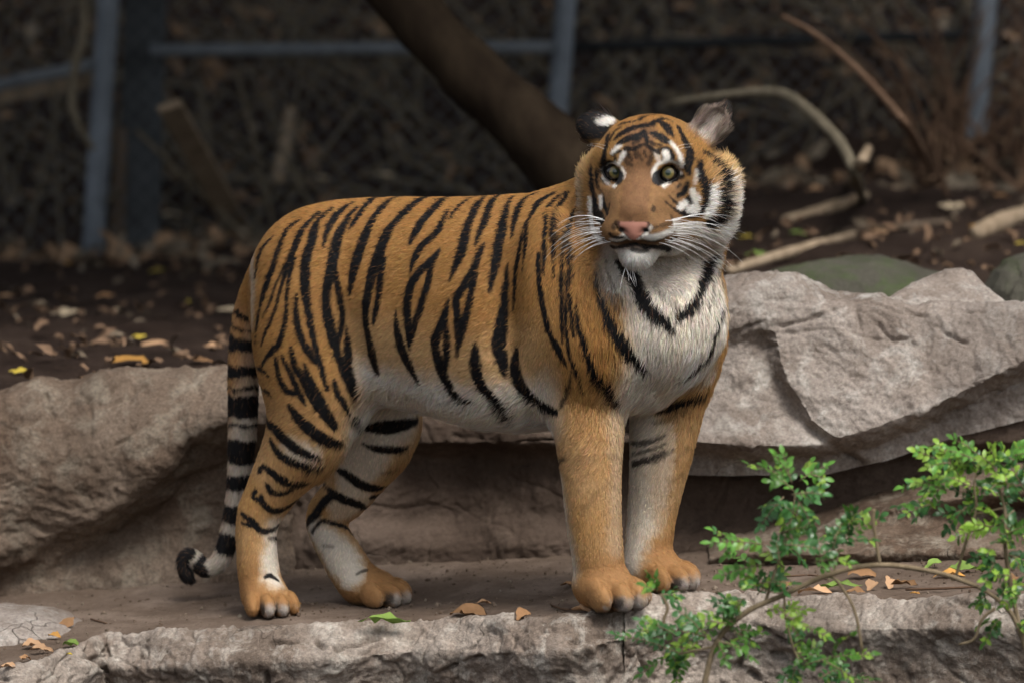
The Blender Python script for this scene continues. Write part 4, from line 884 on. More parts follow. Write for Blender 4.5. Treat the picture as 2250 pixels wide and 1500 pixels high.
def tube(name, pts, rad, mat, parent=None, sides=10, wob=.0, seed=0, sub=6):
    pts = np.asarray(pts, float); A = np.concatenate([pts, np.asarray(rad, float)[:, None]], 1)
    A = _catmull(A, sub) if len(A) > 2 else np.array([A[0] + (A[1] - A[0]) * t for t in np.linspace(0, 1, sub + 1)])
    n = len(A); V, F = [], []
    up = np.array([.21, .37, .9])
    for k in range(n):
        d = _n(A[min(k + 1, n - 1), :3] - A[max(k - 1, 0), :3]); a = _n(np.cross(d, up)); b = np.cross(d, a)
        for j in range(sides):
            t = 2 * math.pi * j / sides
            V.append(A[k, :3] + (a * math.cos(t) + b * math.sin(t)) * A[k, 3])
        if k: F += [[sides*(k-1)+j, sides*(k-1)+(j+1) % sides, sides*k+(j+1) % sides, sides*k+j] for j in range(sides)]
    V = np.array(V)
    if wob:
        c = np.repeat(A[:, :3], sides, 0); r = np.linalg.norm(V - c, axis=1, keepdims=True)
        V = c + (V - c) * (1 + wob * fbm(V / max(A[:, 3].mean(), .004) * .7 + seed, 3))[:, None]
    F += [list(range(sides))[::-1], list(range(sides * (n - 1), sides * n))]
    o = mesh_obj(name, V, F, mat)
    if parent: adopt(o, parent)
    return o
# leaning tree over the bank; its crown shades the ground behind the rocks
tb = at(1340, 470, 2.6); tree = empty('leaning_tree', tb + [0, 0, -.1]); tag(tree, 'dark leaning tree trunk rising to the upper left behind the tiger', 'tree')
tube('trunk', [tb + [.06, 0, -.2], at(1270, 405, 2.6), at(1180, 300, 2.62), at(1072, 200, 2.66), at(975, 100, 2.7), at(880, -10, 2.75), at(600, -330, 2.9), at(400, -800, 3.2)],
     [.12, .095, .082, .076, .072, .068, .06, .05], TRUNK_M, tree, 20, .14, 3)
c0 = at(400, -800, 3.2)
for k, (dx, dy, dz) in enumerate([(-1.2, .6, .7), (.9, 1.2, .9), (.2, -.3, 1.0), (1.9, .8, .4), (-.3, 1.8, .8)]):
    tube('limb', [c0 - [0, 0, .1], c0 + np.array([dx, dy, dz]) * .5 + [0, 0, .15], c0 + np.array([dx, dy, dz])], [.04, .03, .015], TRUNK_M, tree, 8, .1, k)
def leaf_mat(name, col, var=.25, trans=.35, rough=.45):
    m = bpy.data.materials.new(name); m.use_nodes = True; nt = m.node_tree; b = nt.nodes['Principled BSDF']
    oi = nd(nt, 'ShaderNodeObjectInfo'); tc = nd(nt, 'ShaderNodeTexCoord')
    n1 = nd(nt, 'ShaderNodeTexNoise', Scale=60.0, Detail=4.0); nt.links.new(tc.outputs['Object'], n1.inputs['Vector'])
    s = nd(nt, 'ShaderNodeMath', operation='MULTIPLY_ADD'); s.inputs[1].default_value = .5; s.inputs[2].default_value = 0; nt.links.new(n1.outputs['Fac'], s.inputs[0])
    a = nd(nt, 'ShaderNodeMath', operation='MULTIPLY_ADD'); a.inputs[1].default_value = .6; nt.links.new(oi.outputs['Random'], a.inputs[0]); nt.links.new(s.outputs[0], a.inputs[2])
    lo = tuple(c * (1 - var * 1.6) for c in col); hi = tuple(min(1, c * (1 + var * 1.6)) for c in col)
    c = ramp(nt, a.outputs[0], [(.15, lo), (.5, col), (.85, hi)])
    nt.links.new(c, b.inputs['Base Color']); b.inputs['Roughness'].default_value = rough; b.inputs['Specular IOR Level'].default_value = .4 if trans > .2 else .08
    if trans:
        tr = nd(nt, 'ShaderNodeBsdfTranslucent'); nt.links.new(c, tr.inputs['Color']); mx = nd(nt, 'ShaderNodeMixShader'); mx.inputs[0].default_value = trans
        nt.links.new(b.outputs[0], mx.inputs[1]); nt.links.new(tr.outputs[0], mx.inputs[2]); nt.links.new(mx.outputs[0], nt.nodes['Material Output'].inputs[0])
    return m
CROWN_M = leaf_mat('crown_leaf', (.045, .075, .025), .3, .25)
rng = np.random.default_rng(21)
def leaf_template(n=4, w=.42, curl=.15, fold=.12):
    """blade along +X, unit length, folded at the midrib: 16 triangles"""
    V, F = [], []
    for k in range(n + 1):
        t = k / n; hw = w * .5 * math.sin(math.pi * min(max(t * .94 + .04, 0), 1)) ** .8
        z = -curl * (t - .4) ** 2 * 2
        V += [(t, -hw, z + fold * hw * 2), (t, 0, z), (t, hw, z + fold * hw * 2)]
        if k:
            a = 3 * (k - 1)
            F += [(a, a + 3, a + 4, a + 1), (a + 1, a + 4, a + 5, a + 2)]
    return np.array(V), F
def scatter_leaves(name, P, D, U, size, tmpl, mat, parent=None):
    """many leaves in one mesh: places P, blade directions D, upward sides U"""
    V0, F0 = tmpl; n = len(P)
    D = D / np.linalg.norm(D, axis=1, keepdims=True); Sd = np.cross(U, D); Sd /= np.linalg.norm(Sd, axis=1, keepdims=True) + 1e-9; Uu = np.cross(D, Sd)
    W = P[:, None] + size[:, None, None] * (V0[None, :, :1] * D[:, None] + V0[None, :, 1:2] * Sd[:, None] + V0[None, :, 2:] * Uu[:, None])
    W = W + np.random.default_rng(n).normal(size=W.shape) * (.055 * size)[:, None, None]      # torn, uneven outlines
    F = (np.array(F0)[None] + (np.arange(n) * len(V0))[:, None, None]).reshape(-1, 4)
    o = mesh_obj(name, W.reshape(-1, 3), F, mat)
    if parent: adopt(o, parent)
    return o
nC = 8500
cc = c0 + np.array([.3, 1.0, .75]); r_ = rng.normal(size=(nC, 3)); r_ /= np.linalg.norm(r_, axis=1, keepdims=True)
Pc = cc + r_ * (rng.random(nC) ** .5)[:, None] * np.array([3.0, 2.9, .8])
Pc = Pc + .25 * np.stack([noise3(Pc * 2), noise3(Pc * 2 + 30), noise3(Pc * 2 + 60)], 1)
crown = scatter_leaves('crown', Pc, rng.normal(size=(nC, 3)), np.tile([0, 0, 1.0], (nC, 1)) + .6 * rng.normal(size=(nC, 3)), rng.uniform(.14, .26, nC), leaf_template(3), CROWN_M, tree)
crown['kind'] = 'stuff'
def on_bank(x, y, lo=.8, hi=9.0):
    """place on the soil bank under photo point x, y"""
    for _ in range(14):
        m = (lo + hi) / 2; p = at(x, y, m)
        if p[2] > bank_z(p[:1], p[1:2])[0]: lo = m
        else: hi = m
    return at(x, y, m)
def ground_log(name, pts, w, mat, label, cat='branch', lift=.5):
    P = []
    for x, y in pts:
        q = on_bank(x, y); q[2] = bank_z(q[:1], q[1:2])[0] + w * .5 * lift; P.append(q)
    k = len(P); return tag(tube(name, P, [w * .5 * (.75 if i in (0, k - 1) else 1) for i in range(k)], mat, None, 9, .22, len(label) * 1.7), label, cat)
ground_log('log', [(1725,492),(1850,458),(1985,418)], .034, LOG_M, 'pale broken branch lying upslope right of the tiger\'s cheek')
ground_log('log', [(1600,602),(1740,560),(1875,522)], .028, LOG_M, 'long pale stick on the soil just above the pale boulder')
ground_log('log', [(2145,524),(2200,500),(2290,470)], .05, LOG_M, 'thick pale log end at the right edge of the soil')
ground_log('log', [(1840,515),(1960,505),(2080,492)], .022, DARKWOOD, 'thin dark stick lying above the mossy stone')
ground_log('log', [(325,560),(420,566),(470,530),(492,490)], .034, LOG_M, 'bent pale branch on the soil right of the grey fence post')
ground_log('log', [(620,470),(760,455),(880,448)], .03, DARKWOOD, 'dull brown branch on the litter above the tiger\'s back')
def post(name, p0, p1, w, mat, parent=None, square=False, d=None):
    p0, p1 = np.asarray(p0, float), np.asarray(p1, float)
    if not square: return tube(name, [p0, p1], [w / 2, w / 2], mat, parent, 16)
    ax = _n(p1 - p0); a = _n(np.cross(ax, [0, 1, 0])); b = np.cross(ax, a); dd = d or w; V = []
    for p_ in (p0, p1):
        for s, t in ((-1, -1), (1, -1), (1, 1), (-1, 1)): V.append(p_ + a * s * w / 2 + b * t * dd / 2)
    o = mesh_obj(name, V, [(0, 1, 2, 3), (7, 6, 5, 4), (0, 4, 5, 1), (1, 5, 6, 2), (2, 6, 7, 3), (3, 7, 4, 0)], mat, None, False)
    md = o.modifiers.new('bevel', 'BEVEL'); md.width = .004; md.segments = 2
    if parent: adopt(o, parent)
    return o
pl = post('plank', at(372, 232, 4.7), on_bank(535, 500) + [0, 0, -.03], .068, LOG_M, None, True, .022); tag(pl, 'weathered plank leaning against the fence at upper left', 'plank')
pl = post('plank', at(-400, 275, 5.75), at(215, 172, 5.65), .055, LOG_M, None, True, .03); tag(pl, 'brown timber lying across behind the fence at far left', 'plank')
pl = post('plank', at(610, 400, 5.5), at(640, 240, 5.8), .034, LOG_M, None, True, .02); tag(pl, 'short upright stake on the slope above the tiger\'s rump', 'stake')
v = tube('vine', [at(178, -60, 4.9), at(185, 60, 4.9), at(165, 150, 4.9), at(158, 230, 4.9), at(180, 290, 4.9), at(205, 330, 4.9)], [.013, .013, .012, .012, .010, .008], VINE_M, None, 8, .1); tag(v, 'thin hanging vine left of the grey fence post', 'vine')
v = tube('branch', [at(1470, 228, 3.2), at(1600, 208, 3.15), at(1715, 206, 3.1), at(1790, 255, 3.0), at(1850, 320, 2.9), at(1880, 385, 2.8), on_bank(1895, 440)], [.008, .011, .014, .015, .014, .013, .012], VINE_M, None, 9, .12); tag(v, 'arching bare branch behind the tiger\'s ear', 'branch')
v = tube('branch', [at(1715, 35, 3.0), at(1790, 75, 3.0), at(1880, 150, 2.95), at(1950, 225, 2.9), at(2000, 290, 2.85), on_bank(2060, 400)], [.007, .009, .010, .010, .010, .010], TWIG_M, None, 9, .1); tag(v, 'long thin brown branch slanting down to the right', 'branch')
v = tube('branch', [on_bank(1862, 412), at(1885, 370, 2.85), at(1908, 328, 2.9)], [.014, .015, .012], LOG_M, None, 9, .15); tag(v, 'short pale stub standing below the arching branch', 'branch')
# dry shrub at upper right
shb = on_bank(2120, 400); dry = empty('dry_shrub', shb); tag(dry, 'dry leafless reddish shrub around the right fence post', 'shrub')
rng = np.random.default_rng(8)
for k in range(30):
    x0 = rng.uniform(1990, 2290); y0 = rng.uniform(340, 430); b0 = on_bank(x0, y0) - [0, 0, .03]
    dx = rng.normal() * .10 - .02; h = rng.uniform(.16, .46); dy = rng.normal() * .08
    tube('twig', [b0, b0 + [dx * .4 + rng.normal() * .02, dy * .4, h * .5], b0 + [dx, dy, h], b0 + [dx * 1.7 + rng.normal() * .04, dy * 1.5, h * 1.35]], [.008, .006, .0045, .002], TWIG_M, dry, 6, .0, k, 4)

# ---------------------------------------------------------------- chain-link fence
def metal(name, col, rough=.55, met=.55):
    m = bpy.data.materials.new(name); m.use_nodes = True; nt = m.node_tree; b = nt.nodes['Principled BSDF']
    tc = nd(nt, 'ShaderNodeTexCoord'); n1 = nd(nt, 'ShaderNodeTexNoise', Scale=9.0, Detail=7.0, Roughness=.65); nt.links.new(tc.outputs['Object'], n1.inputs['Vector'])
    nt.links.new(ramp(nt, n1.outputs['Fac'], [(.3, tuple(c * .65 for c in col)), (.7, tuple(c * 1.2 for c in col))]), b.inputs['Base Color'])
    b.inputs['Roughness'].default_value = rough; b.inputs['Metallic'].default_value = met; b.inputs['Specular IOR Level'].default_value = .2
    return m
GALV = metal('galvanised_steel', (.17, .195, .225), .6, .2); GREYPOST = metal('grey_post_paint', (.055, .062, .068), .8, .0); DARKRAIL = metal('dark_rail', (.02, .022, .024), .9, 0); RAILM = metal('dull_rail', (.14, .155, .17), .7, .1); WIRE = metal('fence_wire', (.11, .115, .12), .7, .2)
fz = lambda x, y: at(x, y, 5.4)
fence = empty('chain_link_fence', fz(215, 575)); tag(fence, 'grey chain link fence on steel posts along the dark slope', 'fence')
post('post', fz(201, 610), fz(243, -80), .064, GALV, fence); post('post', fz(1208, 470), fz(1250, -80), .060, GALV, fence); post('post', fz(2130, 420), fz(2172, -80), .068, GALV, fence)
pp = post('post', at(303, 610, 5.52), at(322, -80, 5.52), .115, GREYPOST, fence, True); pp['label'] = 'broad dark square post beside the steel one'
pp = post('post', at(257, 600, 5.46), at(264, 280, 5.46), .040, DARKWOOD, fence, True); pp['label'] = 'thin wooden stake beside the steel post'
post('rail', at(-900, 380, 5.2), at(225, 138, 5.4), .038, RAILM, fence); post('rail', at(330, 112, 5.4), at(1240, 104, 5.4), .038, RAILM, fence); post('rail', at(1240, 104, 5.42), at(2160, 75, 5.42), .030, DARKRAIL, fence)
x0f, x1f, z0f, z1f = -3.4, 3.4, .12, 1.30
V_, F_ = [], []
def wire(a, b):
    a, b = np.array(a), np.array(b); s = len(V_); dx = _n(b - a); n1_ = _n(np.cross(dx, [0, 1, 0])) * .0014
    for p_ in (a, b):
        V_.extend([p_ + n1_, p_ - n1_, p_ + np.array([0, .0035, 0])])
    F_.extend([(s, s + 3, s + 4, s + 1), (s + 1, s + 4, s + 5, s + 2), (s + 2, s + 5, s + 3, s)])
hgt = z1f - z0f
for x in np.arange(x0f - hgt, x1f, .06):
    wire((x, 5.43, z0f), (x + hgt, 5.43, z1f)); wire((x + hgt, 5.434, z0f), (x, 5.434, z1f))
wm_ = mesh_obj('wire_mesh', V_, F_, WIRE, None, False); adopt(wm_, fence); wm_['kind'] = 'stuff'

# ---------------------------------------------------------------- leaf litter
LITTER = [leaf_mat('litter_tan', (.155, .098, .062), .5, .0, .8), leaf_mat('litter_brown', (.26, .17, .105), .5, .0, .8), leaf_mat('litter_yellow', (.40, .29, .05), .3, .0, .7), leaf_mat('litter_grey', (.33, .27, .20), .5, .0, .8)]
BANKGREY = leaf_mat('litter_bank', (.20, .155, .11), .5, .0, .8)
tm4 = leaf_template(4, .45, .25, .25)
def litter(name, n, xr, yr, mats, smin_, smax_, label, seed, flat=.45):
    g = np.random.default_rng(seed)
    X = g.uniform(*xr, n); Y = g.uniform(*yr, n); keep = noise3(np.stack([X * 2.2, Y * 2.2, 0 * X + seed], 1)) > -.25
    X, Y = X[keep], Y[keep]; n = len(X)
    P = np.stack([X, Y, bank_z(X, Y) + g.uniform(.0, .03, n)], 1)
    D = g.normal(size=(n, 3)) * [1, 1, flat]; U = np.tile([0, 0, 1.0], (n, 1)) + flat * g.normal(size=(n, 3))
    o = scatter_leaves(name, P, D, U, g.uniform(smin_, smax_, n), tm4, mats)
    return tag(o, label, 'leaf litter', kind='stuff')
litter('leaf_litter', 1700, (-3.4, 3.4), (.9, 5.2), LITTER[0], .022, .055, 'brown leaf litter strewn over the soil bank', 1)
litter('leaf_litter', 700, (-3.4, 3.4), (1.2, 5.2), BANKGREY, .02, .05, 'grey dead leaves and chips over the soil bank', 2)
litter('leaf_litter', 2600, (-3.6, 3.6), (4.9, 8.2), LITTER[1], .04, .10, 'brown dead leaves heaped on the slope behind the fence', 3, .8)
litter('leaf_litter', 1500, (-3.6, 3.6), (4.6, 8.2), LITTER[3], .04, .10, 'grey dead leaves heaped on the slope behind the fence', 4, .8)
# tangle of dead stems on the slope
g = np.random.default_rng(12); V_, F_ = [], []
for k in range(1300):
    x = g.uniform(-3.4, 3.4); y = g.uniform(5.3, 8.0); a = np.array([x, y, float(bank_z(np.array([x]), np.array([y]))[0])]); L_ = g.uniform(.15, .55); d_ = _n(np.array([g.normal() * .8, g.normal() * .3, abs(g.normal()) * .7 + .05]))
    b_ = a + d_ * L_; s = len(V_); r = g.uniform(.003, .008); e1 = _n(np.cross(d_, [0, 1, .1])) * r; e2 = _n(np.cross(d_, e1)) * r
    for p_ in (a, b_): V_ += [p_ + e1, p_ + e2, p_ - e1, p_ - e2]
    F_ += [(s + j, s + (j + 1) % 4, s + 4 + (j + 1) % 4, s + 4 + j) for j in range(4)]
tag(mesh_obj('dead_stems', V_, F_, VINE_M), 'tangle of thin dead stems on the slope behind the fence', 'brush', kind='stuff')
# leaves on the bank that can be picked out
def curled_leaf(w, curl, fold, twist, seed):
    g_ = np.random.default_rng(seed); V0, F0 = leaf_template(7, w, curl, fold); V0 = V0.copy()
    V0[:, 2] += .05 * noise3(V0 * 4 + seed) + twist * (V0[:, 0] - .5) * V0[:, 1]
    V0 = V0 + .035 * g_.normal(size=V0.shape); V0[:, 1] += .12 * noise3(V0 * 3 + 9 + seed); V0[:, 0] -= .5; return V0, F0
def leaf_obj(name, p, size, yaw, tilt, roll, tm, mat, label, cat='leaf', group=None):
    V0, F0 = tm; me = bpy.data.meshes.new(name); me.from_pydata((np.asarray(V0) * size).tolist(), [], [list(f) for f in F0]); me.polygons.foreach_set('use_smooth', np.ones(len(me.polygons), bool)); me.materials.append(mat)
    o = bpy.data.objects.new(name, me); scene.collection.objects.link(o); o.location = p; o.rotation_euler = (math.radians(roll), math.radians(tilt), math.radians(yaw))
    return tag(o, label, cat, group)
TAN = leaf_mat('dry_leaf_tan', (.42, .26, .15), .2, .1, .7); BRN = leaf_mat('dry_leaf_brown', (.25, .14, .07), .25, .1, .7); YEL = leaf_mat('yellow_leaf', (.50, .38, .06), .2, .15, .6)
GRN = leaf_mat('fallen_green_leaf', (.20, .30, .07), .2, .2, .5); PALE_L = leaf_mat('pale_dry_leaf', (.55, .44, .30), .15, .1, .7); ORG = leaf_mat('orange_leaf', (.42, .22, .06), .2, .15, .6)
BANK = [(345,604,.055,20,YEL,'yellow leaf upslope on the dark soil, nearest the fence post'),(415,672,.030,80,YEL,'small yellow leaf standing on the soil above the tail'),(150,697,.095,-12,PALE_L,'long pale bark strip lying on the soil at left'),
        (258,690,.034,60,PALE_L,'small bright pale leaf right of the bark strip'),(305,750,.042,30,YEL,'yellow leaf on the soil lower left'),(340,765,.07,15,TAN,'tan leaf touching the lower yellow leaf'),(285,802,.095,18,ORG,'orange tan leaf just above the brown boulder'),
        (45,826,.052,10,YEL,'bright yellow leaf at far left above the boulder'),(150,588,.04,70,ORG,'small orange leaf left of the fence post foot'),(20,660,.06,40,TAN,'brown leaf at the far left edge of the soil'),
        (470,770,.05,25,TAN,'tan leaf beside the tail above the boulder'),(440,800,.06,-15,BRN,'brown leaf lying on the soil beside the tail'),(500,690,.06,0,PALE_L,'pale leaf left of the tail\'s upper bands'),(230,660,.06,30,BRN,'reddish brown leaf in the middle of the soil at left'),
        (370,480,.09,-25,PALE_L,'large pale curled leaf beside the leaning plank'),(440,520,.07,35,TAN,'tan leaf below the leaning plank'),(570,420,.07,60,TAN,'pinkish tan leaf above the tiger\'s rump'),(700,400,.07,10,PALE_L,'pale leaf on the slope above the tiger\'s back'),
        (1020,385,.06,0,ORG,'orange leaf on the slope left of the trunk'),(840,395,.08,20,PALE_L,'greyish leaf on the slope above the tiger\'s spine'),
        (2090,462,.075,0,PALE_L,'pale flat leaf on the soil at right'),(2100,490,.035,60,TAN,'small tan leaf below the pale flat leaf'),(2140,508,.03,20,ORG,'small orange leaf beside the log end'),(1755,522,.05,10,GRN,'green leaf on the soil between the sticks'),
        (1660,568,.06,20,GRN,'green leaf beside the tiger\'s whiskers'),(1670,330,.05,0,TAN,'tan leaf on the slope right of the tiger\'s ear'),(1710,320,.04,50,ORG,'orange leaf on the slope right of the tiger\'s ear'),(1640,530,.05,10,YEL,'yellowish leaf on the soil beside the tiger\'s cheek'),
        (2245,545,.04,20,YEL,'yellow leaf at the right edge below the log'),(1790,425,.06,30,TAN,'tan leaf above the broken branch'),(2200,440,.05,-20,BRN,'brown leaf on the soil under the dry shrub'),(1930,520,.05,10,TAN,'tan leaf beside the thin dark stick')]
for k, (x, y, s, yaw, mat, lab) in enumerate(BANK):
    p = on_bank(x, y); leaf_obj('fallen_leaf', p + [0, 0, .012], s * .9, yaw, -6 + (k * 37 % 12), 10 + (k * 53 % 14), curled_leaf(.42, .08, .10, .2, k), mat, lab, 'leaf')
# leaves and twigs on the ledge
LEDGE = [(848,1372,.115,2,-2,6,GRN,.24,'long green leaf lying on the ledge rock below the far hind paw'),(1032,1354,.085,3,0,38,BRN,.42,'curled brown leaf on the ledge between hind and front paws'),(1150,1356,.040,40,-20,50,BRN,.8,'crumpled brown leaf standing left of the near front paw'),
         (1278,1346,.050,-12,4,28,TAN,.55,'pinkish tan leaf against the near front paw'),(1062,1328,.036,8,0,12,TAN,.4,'small tan leaf on the ledge floor'),(1248,1288,.034,10,0,20,BRN,.5,'small dark leaf behind the near front leg'),
         (543,1336,.022,60,-30,20,ORG,.4,'orange sliver beside the near hind paw'),(142,1382,.070,48,-35,40,BRN,.35,'dark curled leaf propped on the slab at left'),(72,1422,.050,30,0,30,TAN,.6,'pinkish tan leaf in the left leaf pile'),(92,1432,.052,10,5,40,TAN,.5,'folded tan leaf in the left leaf pile'),
         (158,1420,.040,0,0,16,GRN,.7,'pale green leaf on the left of the ledge'),(120,1400,.036,-30,0,30,ORG,.5,'orange brown leaf in the left leaf pile'),(20,1468,.036,10,0,30,TAN,.5,'tan leaf at the bottom left corner'),(58,1450,.045,70,10,30,BRN,.35,'brown leaf scrap in the left leaf pile'),
         (152,1440,.014,0,0,20,YEL,.7,'tiny yellow leaf by the left ledge rock'),(1720,1296,.048,20,-25,30,BRN,.7,'upright brown leaf at the left of the right leaf pile'),(1790,1304,.075,4,0,20,TAN,.3,'flat tan leaf in the right leaf pile'),(1845,1292,.085,6,-4,30,GRN,.28,'pale green blade leaf in the right leaf pile'),
         (1895,1268,.062,0,0,60,BRN,.55,'large curled brown leaf at the back of the right leaf pile'),(1915,1290,.035,60,-30,40,TAN,.8,'curled yellowish brown leaf in the right leaf pile'),(1955,1285,.045,80,-30,30,TAN,.5,'upright tan leaf in the right leaf pile'),(1985,1288,.06,5,0,20,BRN,.4,'flat brown leaf at the right of the leaf pile'),
         (1880,1304,.04,0,0,40,BRN,.5,'crumpled brown leaf in front of the leaf pile'),(2010,1306,.022,5,0,10,ORG,.35,'small orange sliver right of the leaf pile'),(2085,1268,.075,3,-3,20,ORG,.35,'orange leaf under the right shrub'),(2110,1258,.09,10,-8,25,GRN,.3,'yellow green leaf under the right shrub'),
         (2050,1246,.05,25,-20,20,GRN,.5,'bent green leaf at the foot of the shelf'),(2228,1275,.03,60,-20,30,BRN,.7,'brown leaf at the right edge of the ledge'),(1470,1238,.03,30,0,10,BRN,.5,'tiny brown leaf behind the far front paw'),(658,1328,.012,0,0,0,ORG,.5,'tiny red scrap beside the near hind paw')]
for k, (x, y, s, yaw, ti, ro, mat, w, lab) in enumerate(LEDGE):
    p = on_ledge(x, y + 2); leaf_obj('fallen_leaf', p + [0, 0, .004 + s * .06], s * .85, yaw, ti, ro * .5, curled_leaf(w, .12, .35, .8, k + 60), mat, lab, 'leaf')
def ledge_twig(pts, w, label):
    P = [on_ledge(x, y) + [0, 0, w * .5 + .001] for x, y in pts]; tag(tube('twig', P, [w / 2] * len(P), TWIG_M, None, 6, .1), label, 'twig')
ledge_twig([(1212,1332),(1235,1340),(1252,1341)], .004, 'short dark twig beside the near front paw'); ledge_twig([(200,1362),(235,1372)], .004, 'short dark twig on the ledge floor at left'); ledge_twig([(1990,1298),(2060,1296),(2150,1292)], .005, 'straight thin twig lying right of the leaf pile'); ledge_twig([(1700,1270),(1770,1266),(1800,1268)], .004, 'thin dark twig behind the right leaf pile')
# grit on the ledge floor: too small to count
g = np.random.default_rng(31); n = 2200; X = g.uniform(-1.1, 1.15, n); Y = edge_y(X) + g.random(n) ** .8 * .8; bm = bmesh.new(); bmesh.ops.create_icosphere(bm, subdivisions=1, radius=1.0); V0 = np.array([v_.co[:] for v_ in bm.verts]); F0 = np.array([[v_.index for v_ in f_.verts] for f_ in bm.faces]); bm.free()
sz = .0012 + .0035 * g.random(n) ** 4; P = np.stack([X, Y, ledge_z(X, Y) + sz * .3], 1); W = P[:, None] + (V0[None] * (1 + .35 * g.normal(size=(n, 1, 3)))) * sz[:, None, None]
F = (F0[None] + (np.arange(n) * len(V0))[:, None, None]).reshape(-1, 3); tag(mesh_obj('grit', W.reshape(-1, 3), F, LEFTROCK), 'small grit scattered over the ledge floor', 'grit', kind='stuff')

# ---------------------------------------------------------------- leafy shrubs in front
LEAFS = [leaf_mat('shrub_leaf', (.105, .255, .040), .35, .38, .33), leaf_mat('shrub_leaf_dark', (.042, .125, .032), .35, .25, .30), leaf_mat('shrub_leaf_young', (.26, .42, .06), .25, .48, .36)]
STEM_M = bark_mat('shrub_stem', (.13, .10, .06), (.26, .20, .13), 60)
_lm = {}
def leaflet_mesh(kind, shape):
    if (kind, shape) not in _lm:
        V0, F0 = leaf_template(4, .50 + .06 * shape, .10 + .1 * shape, .10); me = bpy.data.meshes.new('leaf'); me.from_pydata(V0.tolist(), [], [list(f) for f in F0]); me.polygons.foreach_set('use_smooth', np.ones(len(me.polygons), bool)); me.materials.append(LEAFS[kind]); _lm[(kind, shape)] = me
    return _lm[(kind, shape)]
C8 = lambda X, Y: (1300 + X / 2.368, 900 + Y / 2.368)
def add_leaf(parent, p, d, u, size, kind, g):
    o = bpy.data.objects.new('leaf', leaflet_mesh(kind, int(g.integers(0, 3)))); scene.collection.objects.link(o); o.parent = parent
    d = _n(d); s_ = _n(np.cross(u, d)); u2 = np.cross(d, s_); M = Matrix.Identity(4)
    for r_ in range(3):
        M[r_][0], M[r_][1], M[r_][2], M[r_][3] = d[r_] * size, s_[r_] * size, u2[r_] * size, p[r_] - parent.location[r_]
    o.matrix_local = M
def shrub(name, base, label, stems, sprays, seed, depth):
    g = np.random.default_rng(seed); root = empty(name, base); tag(root, label, 'shrub')
    for pts in stems:
        P = [at(*C8(x, y), depth + dd) for x, y, dd, w in pts]; tube('stem', P, [w for *_, w in pts], STEM_M, root, 7, .12, len(pts), 5)
    more = []                                             # each branch end carries a few sprays
    for (x0, y0, x1, y1, kind) in sprays:
        more.append((x0, y0, x1, y1, kind, 0.0))
        for _ in range(2):
            a_ = math.radians(g.uniform(18, 45) * g.choice([-1, 1])); f_ = g.uniform(.35, .6); dx, dy = (x1 - x0) * f_, (y1 - y0) * f_
            ox, oy = (x1 - x0) * g.uniform(0, .45), (y1 - y0) * g.uniform(0, .45)
            more.append((x0 + ox, y0 + oy, x0 + ox + dx * math.cos(a_) - dy * math.sin(a_), y0 + oy + dx * math.sin(a_) + dy * math.cos(a_), kind, .04))
    cnt = 0; rest = {0: [], 1: [], 2: []}
    def put(p, d, u, sz, kk):
        nonlocal cnt
        if cnt < 300: add_leaf(root, p, d, u, sz, kk, g)
        else: rest[kk].append((p, d, u, sz))
        cnt += 1
    for (x0, y0, x1, y1, kind, off) in more:
        dz = g.uniform(-.10, .10) + off; a = at(*C8(x0, y0), depth + dz); b = at(*C8(x1, y1), depth + dz + g.uniform(-.03, .03)); L = np.linalg.norm(b - a); n = max(3, int(L / .0095)); ax = _n(b - a)
        up = _n(np.array([g.normal() * .3, -.75 + g.normal() * .35, 1.0])); up = _n(up - ax * (up @ ax)); sd_ = np.cross(up, ax)
        mid = (a + b) / 2 + up * L * g.uniform(.03, .14); path = _catmull(np.array([a, mid, b]), 4)
        tube('twig', path[::2], list(np.linspace(.0014, .0006, len(path[::2]))), STEM_M, root, 5, 0, 0, 1)
        for k in range(n):
            t = (k + .6) / n; i = min(int(t * (len(path) - 1)), len(path) - 2); f = t * (len(path) - 1) - i; p = path[i] * (1 - f) + path[i + 1] * f
            kk = kind if g.random() < .65 else int(g.integers(0, 3)); kk = 2 if (t > .75 and g.random() < .5) else kk
            for s in (-1, 1):
                sz = .0180 * g.uniform(.6, 1.3) * (1 - .35 * abs(t - .5))
                put(p, ax * g.uniform(.3, .75) + sd_ * s * g.uniform(.7, 1.0) + up * g.uniform(-.35, .3), up + g.normal(size=3) * .35, sz, kk)
        put(path[-1], ax, up, .019, kind)
    for kk, R in rest.items():
        if R:
            o = scatter_leaves('foliage', np.array([r[0] for r in R]), np.array([r[1] for r in R]), np.array([r[2] for r in R]), np.array([r[3] for r in R]), leaf_template(4, .54, .15, .10), LEAFS[kk], root); o['kind'] = 'stuff'
    return root
